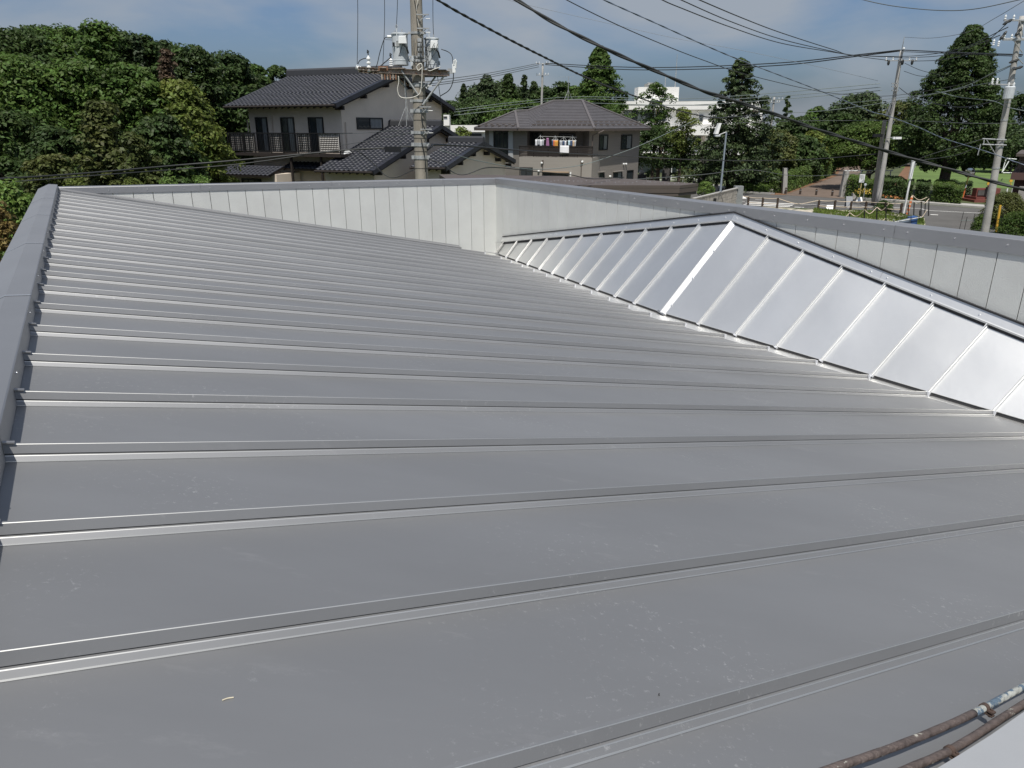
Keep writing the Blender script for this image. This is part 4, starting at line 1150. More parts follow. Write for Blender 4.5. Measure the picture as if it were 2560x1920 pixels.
# platform: two channel beams with deck plates, left arm carries insulators
zpl = P1(1040, 180).z
def beam(p, q, w, h, m, name='beam'):
    d = (q - p).normalized(); s_ = d.cross(Z).normalized(); up = s_.cross(d)
    mb = MB()
    mb.box((p + q) / 2, (q - p).length, 0.008, h, (d, s_, up))
    for k in (-1, 1): mb.box((p + q) / 2 + up * k * (h / 2 - 0.004) + s_ * w / 2, (q - p).length, w, 0.008, (d, s_, up))
    return mb.build(name, m, pole1)
beam(P1(948, 176, -0.22), P1(1124, 184, -0.22), 0.06, 0.12, M_rust)
beam(P1(952, 189, 0.25), P1(1118, 186, 0.25), 0.06, 0.12, M_steel)
for u, w in ((962, 16), (1000, 30), (1084, 26), (1106, 22)):
    MB().box(P1(u, 171 + (u - 960) * 0.04, 0.0), w / 96.0, 0.62, 0.02).build('deck_plate', M_rust if u < 1010 else M_darkwood, pole1)
beam(P1(896, 171, -0.14), P1(1010, 178, -0.14), 0.05, 0.07, M_rust, 'cross_arm')
beam(P1(896, 177, 0.05), P1(1010, 187, 0.05), 0.05, 0.07, M_rust, 'cross_arm')
for i in range(5): MB().box(P1(899 + i * 12, 174 + i * 0.9, -0.03), 0.022, 0.28, 0.11).build('arm_tie', M_rust, pole1)
for i in range(6): MB().box(P1(955 + i * 7, 192, -0.25), 0.035, 0.03, 0.13).build('rusty_lug', mat('orange_rust', (0.20, 0.10, 0.06), 0.9, 0, 0.3, 30) if i % 2 else M_rust, pole1)
MB().box(P1(958, 171, -0.27), 0.24, 0.02, 0.10).build('rusty_plate', mat('orange_rust', (0.20, 0.10, 0.06), 0.9), pole1)
# diagonal braces
for a, b, r in ((P1(1003, 176, -0.25), P1(1046, 238, -0.18), 0.024), (P1(1090, 190, 0.2), P1(1066, 222, 0.1), 0.024), (P1(1112, 187, -0.22), P1(1057, 262, -0.18), 0.024), (P1(985, 186, 0.3), P1(1020, 226, 0.2), 0.018)):
    MB().cyl(a, b, r, n=8).build('brace', M_steel, pole1)
MB().tube([P1(1012, 190), P1(1012, 200), P1(1016, 241), P1(1020, 300)], 0.012, 6).build('stay_rod', M_steel, pole1)
# transformers
def transformer(u0, u1, v0, v1, dy, label):
    c0 = P1((u0 + u1) / 2, v1, dy); c1 = P1((u0 + u1) / 2, v0, dy); c1.x = c0.x; w = (P1(u1, v1, dy) - P1(u0, v1, dy)).x / 2
    o = empty('transformer', c0, label, 'transformer', 'transformers on the central pole')
    H_ = c1.z - c0.z
    pts = [(0, 0.92), (0.02, 0.97), (0.14, 0.97), (0.145, 1.0), (0.16, 1.0), (0.165, 0.97), (0.58, 0.99), (0.585, 1.02), (0.60, 1.02), (0.605, 0.99), (0.95, 1.0), (0.955, 1.10), (0.99, 1.10), (1.0, 1.02)]
    MB().tube([c0 + Z * H_ * t for t, k in pts], [w * k for t, k in pts], 24).build('tank', M_trafo, o, smooth=False)
    for dx, dyy, s_ in ((-0.2, -1.0, 0.16), (0.55, -0.95, 0.20)):
        if dx > 0:
            q = c0 + Vector((w * dx, w * dyy - 0.04, H_ * 0.80))
            mb = MB().prism([q + Vector((-s_ / 2, 0.05, -0.08)), q + Vector((s_ / 2, 0.05, -0.08)), q + Vector((s_ / 2 - 0.02, 0.05, 0.08)), q + Vector((-s_ / 2 + 0.01, 0.05, 0.07))], (0, -0.14, -0.03))
            mb.build('bushing_cover', M_white, o)
            MB().tube([q + Vector((0.0, -0.03, -0.08)), q + Vector((0.03, -0.06, -0.14)), q + Vector((0.09, -0.05, -0.2)), q + Vector((0.12, 0, -0.33))], 0.022, 8).build('lead', M_cable, o)
        else:
            q = c0 + Vector((-w * 0.15, -w * 1.0, H_ * 0.66)); MB().box(q, 0.07, 0.02, 0.13).build('nameplate', mat('nameplate_grey', (0.30, 0.31, 0.31), 0.5), o)
            MB().box(q + Vector((-0.10, 0.0, -0.02)), 0.05, 0.02, 0.09).build('nameplate', M_frame, o)
    q = c0 + Vector((-w * 0.2, -w * 1.02, H_ * 0.92)); MB().box(q, 0.025, 0.03, 0.28).build('lug', M_trafo, o)
    MB().tube([q + Vector((0.03 * math.cos(t), 0, 0.18 + 0.04 * math.sin(t))) for t in [i * PI / 5 for i in range(11)]], 0.006, 5).build('lifting_eye', M_steel, o)
    for a_ in (2.5, 5.2):
        q = c0 + Vector((w * 0.9 * math.cos(a_), w * 0.9 * math.sin(a_), H_)); MB().cyl(q, q + Z * 0.07, 0.012, n=6).build('lifting_eye', M_steel, o)
    MB().cyl(c0 + Z * H_ * 0.2 + Vector((w * 1.0, 0, 0)), c0 + Z * H_ * 0.2 + Vector((w * 1.15, 0, 0)), 0.05, n=10).build('valve', M_trafo, o)
    return o, c0, w, H_
t1o, t1c, t1w, t1h = transformer(983, 1022, 83, 164, -0.10, 'larger pale grey transformer left of the thick pole, on its platform')
t2o, t2c, t2w, t2h = transformer(1064, 1098, 95, 173, 0.12, 'smaller pale grey transformer right of the thick pole, on its platform')
MB().tube([P1(980, 92, -0.12), P1(968, 92, -0.14)], 0.036, 10).build('side_bushing', M_white, t1o)
MB().cyl(P1(982, 100, -0.1), P1(962, 99, -0.12), 0.006, n=5).build('bushing_rod', M_steel, t1o)
# insulators and cutouts
def std_ins(u, v, dy, h, label):
    o = empty('insulator', P1(u, v, dy), label, 'insulator', 'insulators on the central pole platform')
    add_insul(o, P1(u, v, dy), 0.055, h, Z, 4, name='porcelain_sheds')
    MB().tube([P1(u, v, dy) + Z * h, P1(u, v, dy) + Z * (h + 0.05), P1(u, v, dy) + Vector((0.02, 0, h + 0.10)), P1(u, v, dy) + Vector((-0.01, 0, h + 0.13)), P1(u, v, dy) + Vector((-0.02, 0, h + 0.05))], 0.014, 6).build('terminal', M_cable, o)
std_ins(923, 180, -0.12, 0.38, 'tall white porcelain insulator near the left end of the pole platform')
std_ins(978, 166, -0.12, 0.18, 'short white insulator between the rusty plate and larger transformer')
def ring_ins(u, v, label):
    c = P1(u, v, -0.1); o = empty('insulator', c, label, 'insulator', 'insulators on the central pole platform')
    a, b = insul(c - Vector((0.06, 0, 0)), 0.065, 0.14, Vector((1, 0.1, -0.3)).normalized(), 3)
    MB().tube(a, b, 12).build('porcelain_sheds', M_white, o)
ring_ins(896, 168, 'white disc insulator at the far left tip of the pole cross arm')
def cutout(u, v, label):
    c = P1(u, v, -0.2); o = empty('fuse_cutout', c, label, 'fuse cutout', 'white fuse cutouts on the central pole')
    MB().box(c, 0.08, 0.07, 0.20).build('body', M_white, o)
    MB().tube([c + Vector((0.0, -0.03, 0.08)), c + Vector((0.01, -0.04, 0.17)), c + Vector((0.045, -0.04, 0.20)), c + Vector((0.06, -0.04, 0.15)), c + Vector((0.045, -0.03, 0.0))], 0.022, 8).build('hook', M_white, o)
cutout(998, 152, 'white hooked fuse cutout below the larger transformer')
cutout(1135, 171, 'white hooked fuse cutout hanging at the right end of the platform')
MB().box(P1(1126, 178, -0.2), 0.14, 0.06, 0.12).build('end_bracket', M_steel, pole1)
MB().box(P1(1034, 146, -0.1), 0.09, 0.08, 0.12).box(P1(1030, 160, -0.1), 0.06, 0.08, 0.10).build('secondary_clamp', M_trafo, pole1)
for v in (100, 112, 124, 137): MB().box(P1(1049, v, -0.17), 0.10, 0.05, 0.08).build('clamp_block', M_steel, pole1)
# pole-mounted small leads (parts of the pole)
def lead(pts, r, m=M_cable, parent=pole1, name='lead_wire'):
    return MB().tube(spline(pts, 8), r, 7).build(name, m, parent, smooth=True)
lead([P1(970, 93, -0.14), P1(961, 97, -0.15), P1(950, 130, -0.12), P1(943, 160, -0.08), P1(936, 176, 0)], 0.010)
lead([P1(895, 160, -0.1), P1(899, 152, -0.1), P1(908, 147, -0.1), P1(918, 145, -0.1)], 0.011)
lead([P1(935, 178, 0), P1(962, 156, 0.1), P1(979, 142, 0.1)], 0.013)
lead([P1(1009, 102, -0.32), P1(1002, 125, -0.34), P1(994, 148, -0.25)], 0.007)
lead([P1(1103, 123, -0.1), P1(1121, 130, -0.1), P1(1130, 140, -0.15), P1(1133, 160, -0.2)], 0.010)
lead([P1(1134, 182, -0.2), P1(1132, 205, -0.15), P1(1122, 226, -0.1), P1(1101, 240, 0)], 0.011)
lead([P1(996, 190, -0.25), P1(997, 205, -0.25), P1(994, 225, -0.25), P1(1001, 242, -0.25), P1(1023, 245, -0.3), P1(1045, 238, -0.3), P1(1052, 225, -0.3), P1(1055, 190, -0.3), P1(1054, 160, -0.3), P1(1042, 166, -0.3), P1(1046, 176, -0.3), P1(1056, 168, -0.3)], 0.011, M_cablew)
lead([P1(1066, 172, -0.3), P1(1075, 177, -0.3), P1(1088, 172, -0.3), P1(1101, 168, -0.2)], 0.011, M_cablew)
for k_ in range(7):
    u = 1038 + k_ * 6 + rng.uniform(-2, 2)
    lead([P1(u, 96 + k_ * 4, -0.2), P1(u - 4 + rng.uniform(-5, 5), 125, -0.26), P1(u + rng.uniform(-6, 6), 150, -0.24), P1(u + rng.uniform(-10, 10), 170, -0.26)], 0.007, M_cable if k_ % 2 else M_cable2)
for k_ in range(2):
    u = 1078 + k_ * 9
    lead([P1(u + 8, 108, -0.2), P1(u, 125 + 4 * k_, -0.24), P1(u - 10, 150, -0.26), P1(1062 + 3 * k_, 172, -0.28)], 0.008, M_cable2)
lead([P1(1055, 280, -0.22), P1(1054, 300, -0.24), P1(1060, 318, -0.24), P1(1068, 330, -0.2)], 0.014)
lead([P1(1036, 0, -0.16), P1(1041, 30, -0.17), P1(1043, 60, -0.17), P1(1046, 80, -0.18)], 0.011)
lead([P1(1045, 0, -0.17), P1(1041, 25, -0.17), P1(1047, 68, -0.18)], 0.008, M_cablew)
lead([P1(1052, 345, -0.24), P1(1057, 365, -0.24), P1(1062, 392, -0.22), P1(1064, 430, -0.2)], 0.012)
arm = MB().box(pax(12.2), 2.6, 0.08, 0.08); arm.build('cross_arm', M_steel, pole1)

def far_pole(base, top, Y, r0, r1, label, arms, m=M_conc, rod=None):
    o, b, t, d = utility_pole(base, top, Y, r0, r1, label, m)
    for (v, half, mm) in arms:
        c = b + d * (at(top[0], v, Y).z - b.z)
        MB().box(c + Vector((0, -r1 - 0.03, 0)), half * 2, 0.07, 0.07).build('cross_arm', M_steel, o)
        for s_ in (-1, -0.55, 0.55, 1):
            add_insul(o, c + Vector((half * s_ * 0.95, -r1 - 0.03, 0.04)), 0.05, 0.20, Z, 2)
    return o, b, t, d
pole2, b2, t2, d2 = far_pole((2193, 515), (2254, 127), 58, 0.20, 0.115, 'leaning-looking concrete pole at the corner of the fenced lot, before the round trees', [(152, 1.15, 0)], M_conc2)
MB().tube([t2 - d2 * 0.1, at(2261, 92, 58)], [0.04, 0.02], 6).build('lightning_rod', M_steel, pole2)
for u, v in ((2222, 153), (2257, 152), (2281, 152)):
    p = at(u, v, 57.8); MB().tube([p + Vector((0, 0, 0.1)), p, p - Z * 0.15, p - Z * 0.28], [0.03, 0.09, 0.10, 0.05], 8).build('switch_head', M_cable, pole2)
add_insul(pole2, at(2258, 131, 57.8), 0.08, 0.35, Z, 3)
for v in (209, 216, 226): MB().box(at(2238, v, 57.7), 0.5, 0.1, 0.08).build('rack', M_steel, pole2)
MB().cyl(at(2215, 290, 57.5), at(2228, 262, 57.6), 0.12, n=8).build('cable_sleeve', M_cable2, pole2)
# lamp on the pole
a = at(2218, 345, 57.8); mb = MB().box(at(2242, 345, 57.5), 0.62, 0.22, 0.16); mb.build('street_lamp', M_white, pole2)
MB().cyl(a, at(2235, 343, 57.5), 0.025, n=6).build('lamp_arm', M_steel, pole2)
MB().box(at(2194, 339, 57.6), 0.7, 0.2, 0.22).build('pole_box', M_frame, pole2)
# stump pole lashed behind
sp, *_ = utility_pole((2184, 500), (2212, 300), 59.0, 0.16, 0.14, 'short older pole standing right behind the corner pole', M_conc)
pole3, b3, t3, d3 = far_pole((2461, 586), (2556, 40), 37, 0.185, 0.11, 'tall concrete pole with a transformer near the right edge', [(52, 0.9, 0), (100, 0.8, 0)], M_conc2)
for v in (255, 300, 348, 368, 420, 205, 225, 170):
    z = at(2500, v, 37).z; c = b3 + d3 * z
    MB().cyl(c - d3 * 0.04, c + d3 * 0.04, 0.185 - 0.0075 * z + 0.016, n=16).build('band', M_steel, pole3)
for va, vb in ((347, 350), (361, 363)):
    MB().cyl(at(2456, va, 36.8), at(2516, vb, 36.8), 0.03, n=8).build('bracket_arm', M_steel, pole3)
for q0, q1 in (((2461, 345), (2459, 360)), ((2465, 347), (2493, 393)), ((2452, 360), (2444, 388))):
    MB().cyl(at(*q0, 36.8), at(*q1, 36.8), 0.022, n=8).build('bracket_strut', M_steel, pole3)
o3 = empty('transformer', at(2519, 248, 36.6), 'pale transformer hung on the right hand pole in front of the big tree', 'transformer', None)
c = at(2519, 248, 36.6); MB().tube([c, c + Z * 0.03, c + Z * 0.52, c + Z * 0.56], [0.20, 0.22, 0.225, 0.18], 16).build('tank', M_trafo, o3)
for dx in (-0.12, 0.12): add_insul(o3, c + Vector((dx, -0.05, 0.56)), 0.05, 0.16)
for u, v in ((2480, 209), (2492, 209), (2483, 113), (2495, 116)):
    add_insul(pole3, at(u, v, 36.6), 0.055, 0.24)
MB().cyl(at(2472, 211, 36.7), at(2535, 212, 36.9), 0.03, n=6).build('cross_arm', M_steel, pole3)
MB().cyl(at(2502, 97, 36.9), at(2560, 96, 36.9), 0.03, n=6).build('cross_arm', M_steel, pole3)
MB().cyl(at(2528, 51, 36.9), at(2565, 49, 36.9), 0.03, n=6).build('cross_arm', M_steel, pole3)
for q0, q1 in (((2532, 98), (2556, 132)), ((2540, 140), (2558, 160)), ((2550, 50), (2558, 92))):
    MB().cyl(at(*q0, 36.8), at(*q1, 36.8), 0.02, n=6).build('strut', M_steel, pole3)
for u, v, a_ in ((2519, 55, 0.5), (2508, 89, 1.0), (2546, 80, 1.0), (2535, 153, 0.3), (2545, 170, 0.3)):
    p = at(u, v, 36.7); q = Vector((math.cos(a_), 0, math.sin(a_))) * 0.22; MB().tube([p - q, p - q * 0.5, p, p + q * 0.5, p + q], [0.03, 0.07, 0.05, 0.07, 0.03], 8).build('strain_insulator', M_cable, pole3)
pole4, b4, t4, d4 = far_pole((1353, 300), (1357, 158), 92, 0.17, 0.11, 'slim distant pole rising behind the hipped house roof', [(160, 0.8, 0), (188, 0.7, 0)], M_conc2)
pole5, b5, t5, d5 = far_pole((1912, 438), (1936, 243), 84, 0.15, 0.10, 'distant grey pole between the conifer and the hedge', [(250, 0.9, 0), (256, 0.6, 0)], M_conc2)
pole6, b6, t6, d6 = far_pole((2024, 400), (2032, 338), 112, 0.13, 0.10, 'far small pole with a lamp beside the path', [], M_conc2)
MB().cyl(at(2030, 354, 112), at(2037, 350, 112), 0.09, n=6).build('street_lamp', M_white, pole6)

# ------------------------------------------------------------------ overhead cables, each its own object
def cable(pts, r, label, m=M_cable, seg=10, twist=0, cat='cable', group='overhead cables'):
    """pts: (u, v, distance)"""
    P_ = spline([at(u, v, Y) for u, v, Y in pts], seg)
    mb = MB()
    if twist:
        for k_ in range(2):
            q = []; L_ = 0
            for i, p in enumerate(P_):
                if i: L_ += (P_[i] - P_[i - 1]).length
                t = (P_[min(i + 1, len(P_) - 1)] - P_[max(i - 1, 0)]).normalized(); s_ = t.cross(Z).normalized(); u_ = s_.cross(t)
                a_ = L_ * twist + k_ * PI
                q.append(p + (s_ * math.cos(a_) + u_ * math.sin(a_)) * r * 0.5)
            mb.tube(q, r * 0.72, 6)
    else: mb.tube(P_, r, 6)
    o = mb.build('overhead_cable', m, smooth=True)
    return tag(o, label, cat, group)
cable([(1060, -40, 19), (1095, 0, 19.3), (1234, 78, 21), (1357, 141, 23), (1480, 200, 26), (1603, 246, 30), (1688, 274, 34), (1779, 294, 40), (1830, 292, 48), (1880, 289, 60), (1933, 282, 84)], 0.030,
      'black twisted cable sloping from top centre over the hipped house to the distant pole', twist=9, seg=16)
cable([(1250, -25, 13), (1292, 0, 13), (1387, 58, 13), (1510, 120, 13), (1633, 175, 13.2), (1756, 227, 13.4), (1811, 244, 13.5), (1953, 291, 13.8), (2032, 320, 14), (2217, 378, 14.2), (2362, 420, 14), (2560, 474, 13.6), (2750, 510, 13.4)], 0.026,
      'thickest black cable bundle crossing from top centre to the right edge', twist=5, seg=18)
cable([(1370, -30, 24), (1417, 0, 24), (1541, 61, 25), (1664, 114, 27), (1760, 151, 29), (1858, 184, 32), (2016, 222, 37), (2111, 236, 40), (2232, 239, 42), (2400, 212, 40), (2480, 187, 38), (2538, 160, 37)], 0.014,
      'thin dark cable sagging below the three power lines and rising to the right pole')
cable([(1470, -20, 22), (1510, 0, 22), (1633, 55, 23), (1760, 112, 24), (1858, 153, 25), (2048, 226, 27), (2175, 278, 30), (2217, 289, 31), (2295, 318, 32), (2362, 347, 33), (2470, 380, 34), (2560, 412, 33), (2680, 450, 32)], 0.017,
      'blue grey cable slanting past the middle of both right hand poles', mat('blue_grey_cable', (0.12, 0.15, 0.20), 0.5), twist=6, seg=16)
for k_, (pts, lab) in enumerate((([(1620, -20, 30), (1656, 0, 31), (1700, 19, 32), (1827, 68, 36), (1953, 108, 43), (2080, 130, 49), (2160, 143, 54), (2222, 151, 58)], 'lowest of three power lines converging on the corner pole from the top of the view'),
                                 ([(1660, -20, 30), (1703, 0, 31), (1827, 54, 36), (1953, 98, 43), (2080, 128, 49), (2137, 138, 53), (2256, 144, 58)], 'middle one of three power lines converging on the corner pole'),
                                 ([(1700, -22, 30), (1749, 0, 31), (1858, 46, 36), (1953, 82, 42), (2080, 123, 49), (2137, 138, 53), (2280, 140, 58), (2400, 122, 50), (2520, 68, 38)], 'uppermost of three power lines converging on the corner pole'))):
    cable(pts, 0.022, lab)
for k_, dv in enumerate((0, 6)):
    cable([(1363, 158 + dv * 0.6, 92), (1541, 167 + dv, 84), (1700, 168 + dv, 77), (1953, 157 + dv, 68), (2143, 137 + dv * 0.6, 61), (2251, 125 + dv * 0.4, 58)], 0.040,
          ('upper' if k_ == 0 else 'lower') + ' of the two lines from the distant pole to the top of the corner pole')
for k_, (v0, v1) in enumerate(((202, 158), (209, 162), (214, 167))):
    cable([(1000, v0 + 9, 60), (1080, v0, 66), (1220, (v0 + v1) / 2 + 3, 78), (1347, v1, 92)], 0.030, ('upper', 'middle', 'lower')[k_] + ' of three lines between the transformers and the distant pole left of the ginkgo', M_cable2)
for k_, (v0, v1, v2) in enumerate(((209, 247, 262), (218, 253, 268), (226, 263, 276))):
    cable([(2199 + 3 * k_, v0, 57.8), (1953, v0 + 22, 64), (1700, v1, 72), (1443, v1 - 5, 80), (1290, v1 + 8, 86), (1135, v2 + 12, 92)], 0.022, ('upper', 'middle', 'lower')[k_] + ' pale line running left from the corner pole behind the conifer', M_cable3)
cable([(2255, 125, 58), (2320, 128, 52), (2400, 132, 46), (2556, 137, 37)], 0.034, 'upper thick line joining the two right hand poles', M_cable)
cable([(2256, 129, 58), (2400, 135, 46), (2554, 141, 37)], 0.020, 'lower line joining the two right hand poles', M_cable)
cable([(2283, 153, 58), (2360, 149, 50), (2440, 128, 42), (2478, 95, 38), (2520, 56, 36.8)], 0.020, 'dark line from the corner pole arm to the topmost insulator of the right pole')
cable([(2257, 145, 58), (2360, 138, 49), (2440, 112, 42), (2500, 88, 37)], 0.020, 'dark line from the corner pole to the second insulator of the right pole')
cable([(2262, 93, 58), (2330, 95, 50), (2420, 80, 42), (2490, 44, 36), (2570, -4, 30)], 0.012, 'thin wire from the lightning rod up to the right edge', M_cable2)
cable([(2120, -15, 26), (2160, 0, 26), (2240, 16, 25), (2350, 26, 24), (2440, 22, 23), (2560, -3, 22)], 0.012, 'thin sagging wire across the top right sky', M_cable2)
cable([(1240, -8, 50), (1330, 15, 50), (1541, 63, 50), (1700, 98, 50), (1850, 125, 50), (2060, 170, 52), (2195, 202, 57)], 0.010, 'faint grey wire crossing the sky behind the thick cables', mat('faint_wire', (0.22, 0.24, 0.26), 0.6))
cable([(2260, 178, 58), (2300, 190, 56), (2350, 190, 54)], 0.018, 'short jumper sagging right of the corner pole')
cable([(2262, 158, 58), (2300, 175, 56), (2350, 188, 54)], 0.018, 'second jumper right of the corner pole, above the first')
cable([(2248, 219, 57.6), (2268, 234, 54), (2300, 250, 50), (2400, 268, 44), (2500, 250, 38)], 0.022, 'dark service cable dipping across the big tree to the right pole')
cable([(1960, 283, 66), (2080, 275, 62), (2253, 250, 56), (2398, 220, 46), (2477, 185, 40), (2530, 162, 37)], 0.020, 'pale green wire rising across the big tree to the right pole', M_cable3)
cable([(2080, 262, 60), (2320, 236, 50), (2440, 213, 42), (2540, 196, 37)], 0.016, 'thin pale wire just below the transformer of the right pole', M_cable3)
cable([(2340, 228, 48), (2400, 243, 44), (2480, 252, 39), (2520, 268, 36.6), (2560, 277, 34)], 0.018, 'pale wire falling to the right below the right hand transformer', M_cable3)
cable([(1700, 315, 70), (1960, 303, 66), (2250, 302, 58), (2420, 308, 44), (2570, 308, 36)], 0.016, 'thin level wire across the trees on the right', M_cable2)
cable([(1068, 375, 20), (1080, 366, 20.3), (1091, 362, 20.8), (1179, 366, 24), (1300, 376, 29), (1395, 382, 33), (1478, 387, 36), (1592, 392, 41), (1700, 398, 46), (1840, 401.5, 52), (2014, 399, 56), (2190, 385, 58)], 0.028,
      'black cable level across the brown hipped house from the thick pole')
cable([(-120, 453, 15), (0, 447, 15.5), (203, 434, 17), (434, 414, 18.5), (579, 402, 19), (760, 385, 19.5), (880, 374, 19.8), (960, 370, 20), (1030, 366, 20), (1040, 372, 20)], 0.020,
      'black cable along the forest edge to the thick pole, with a splice box')
cable([(-120, 464, 15), (0, 457, 15.5), (260, 437, 17), (434, 424, 18.5), (600, 410, 19), (760, 388, 19.5)], 0.014, 'thinner messenger wire just below the left cable')
cable([(890, 375, 19.9), (925, 400, 20), (960, 436, 20), (990, 443, 20), (1037, 423, 20)], 0.012, 'slack dark cable loop left of the thick pole')
cable([(1065, 395, 20), (1110, 412, 20), (1135, 432, 20), (1165, 436, 20), (1212, 420, 20.2), (1260, 420, 21), (1330, 428, 22), (1420, 436, 23), (1480, 447, 24), (1560, 443, 26)], 0.013, 'slack dark cable loop right of the thick pole')
cable([(845, 335, 40), (930, 331, 34), (1035, 322, 20.5)], 0.012, 'thin drop wire from the tiled house to the thick pole, upper', M_cable2)
cable([(848, 364, 40), (930, 350, 34), (1035, 330, 20.5)], 0.012, 'thin drop wire from the tiled house to the thick pole, lower', M_cable2)
cable([(1100, 375, 22), (1200, 403, 26), (1330, 423, 30), (1440, 415, 34), (1520, 393, 38), (1620, 355, 46), (1760, 290, 60)], 0.014, 'pale wire rising to the right across the hipped house front', M_cable3)
cable([(1580, 449, 30), (1750, 437, 36), (1880, 425, 44), (2000, 440, 50), (2180, 432, 57)], 0.014, 'thin wire low in front of the hedge', M_cable2)
cable([(2220, 428, 57), (2280, 405, 50), (2330, 385, 45), (2455, 348, 37)], 0.016, 'thin wire from the slim white pole up to the right pole bracket', M_cable2)
cable([(2290, 402, 48), (2390, 388, 42), (2450, 362, 37)], 0.014, 'second thin wire to the lower bracket of the right pole', M_cable2)
for (u0, v0, u1, v1, lab) in ((893, -60, 893, 160, 'leftmost vertical drop wire above the pole platform'), (960, -60, 957, 168, 'vertical drop wire second from left above the platform'), (992, -60, 990, 82, 'vertical wire falling to the larger transformer'), (1082, -60, 1108, 300, 'long vertical wire right of the thick pole')):
    cable([(u0, v0, 20), (u0 + (1.5 if u0 < 1000 else 3), (v0 + v1) * 0.45, 20), (u1, v1, 20)], 0.008, lab, cat='wire')
sb = MB().box(at(982, 373, 19.95), 0.42, 0.09, 0.14).cyl(at(960, 371, 19.95), at(955, 371, 19.95), 0.03, n=8)
o = sb.build('splice_box', M_frame); tag(o, 'black splice closure hanging on the cable left of the thick pole', 'splice box')

# ------------------------------------------------------------------ vegetation
def leaf_mesh(name, pts, nrm, size, m, aspect=0.55):
    """one kite-shaped leaf (or leaf spray) per point"""
    n = len(pts)
    nrm = nrm / (np.linalg.norm(nrm, axis=1, keepdims=True) + 1e-9)
    t = rng.normal(size=(n, 3)); t -= nrm * np.sum(t * nrm, axis=1, keepdims=True)
    t /= (np.linalg.norm(t, axis=1, keepdims=True) + 1e-9)
    b = np.cross(nrm, t); s = size * rng.uniform(0.6, 1.35, (n, 1))
    fold = nrm * s * 0.16
    v = np.empty((n, 4, 3))
    v[:, 0] = pts - t * s; v[:, 1] = pts - b * s * aspect + fold; v[:, 2] = pts + t * s; v[:, 3] = pts + b * s * aspect + fold
    me = bpy.data.meshes.new(name)
    me.vertices.add(4 * n); me.vertices.foreach_set('co', v.reshape(-1).astype(np.float32))
    me.loops.add(4 * n); me.loops.foreach_set('vertex_index', np.arange(4 * n, dtype=np.int32))
    me.polygons.add(n); me.polygons.foreach_set('loop_start', np.arange(0, 4 * n, 4, dtype=np.int32)); me.polygons.foreach_set('loop_total', np.full(n, 4, dtype=np.int32))
    me.materials.append(m); me.update(calc_edges=True)
    return me
def sphere_dirs(n):
    d = rng.normal(size=(n, 3)); return d / np.linalg.norm(d, axis=1, keepdims=True)
def crown_pts(n, H_, rx, ry, shape, clump, droop=0.0):
    """leaf positions in local space, crown from z=0 to z=H_"""
    K = max(12, int(n / 75))
    z = (np.arange(K) + rng.uniform(0, 1, K)) / K; a = rng.uniform(0, 2 * PI, K)
    if shape in ('cone', 'egg', 'round'): z = z ** 0.9
    if shape == 'round': prof = np.sqrt(np.clip(1 - (2 * z - 0.85) ** 2 / 1.35, 0.02, 1)); lay = rng.uniform(0.55, 1.0, K) ** 0.6
    elif shape == 'cone': prof = np.clip(1.04 - z, 0.04, 1) ** 0.85 * np.clip(z * 7 + 0.45, 0, 1); lay = rng.uniform(0.25, 1.0, K) ** 0.5
    elif shape == 'egg': prof = np.clip(1.02 - z, 0.02, 1) ** 0.78 * np.clip(z * 4 + 0.35, 0, 1); lay = rng.uniform(0.5, 1.0, K) ** 0.5
    elif shape == 'box': prof = np.ones(K); lay = rng.uniform(0.3, 1.0, K) ** 0.5
    else: prof = np.sqrt(np.clip(1 - (2 * z - 1) ** 2, 0.02, 1)) * rng.uniform(0.5, 1.15, K); lay = rng.uniform(0.1, 1.0, K) ** 0.6
    wob = 1 + 0.20 * np.sin(a * 3 + z * 7 + rng.uniform(0, 6)) + 0.10 * np.sin(a * 5 - z * 11)
    c = np.stack([rx * prof * lay * wob * np.cos(a), ry * prof * lay * wob * np.sin(a), z * H_], 1)
    cr = clump * rng.uniform(0.5, 1.35, K) * ((0.38 + 0.62 * np.clip(prof, 0, 1)) if shape in ('cone', 'egg') else 1)
    idx = rng.integers(0, K, n); d = sphere_dirs(n)
    d[:, 2] = np.where(rng.uniform(size=n) < 0.62, np.abs(d[:, 2]), d[:, 2])
    rad = cr[idx] * rng.uniform(0.35, 1.0, n) ** 0.5
    p = c[idx] + d * rad[:, None] * [1, 1, 0.62]
    p[:, 2] -= droop * (np.linalg.norm(p[:, :2] / [max(rx, 0.1), max(ry, 0.1)], axis=1))
    nr = d * 0.75 + rng.normal(size=(n, 3)) * 0.45 + [0, 0, 0.55]
    return p, nr, c
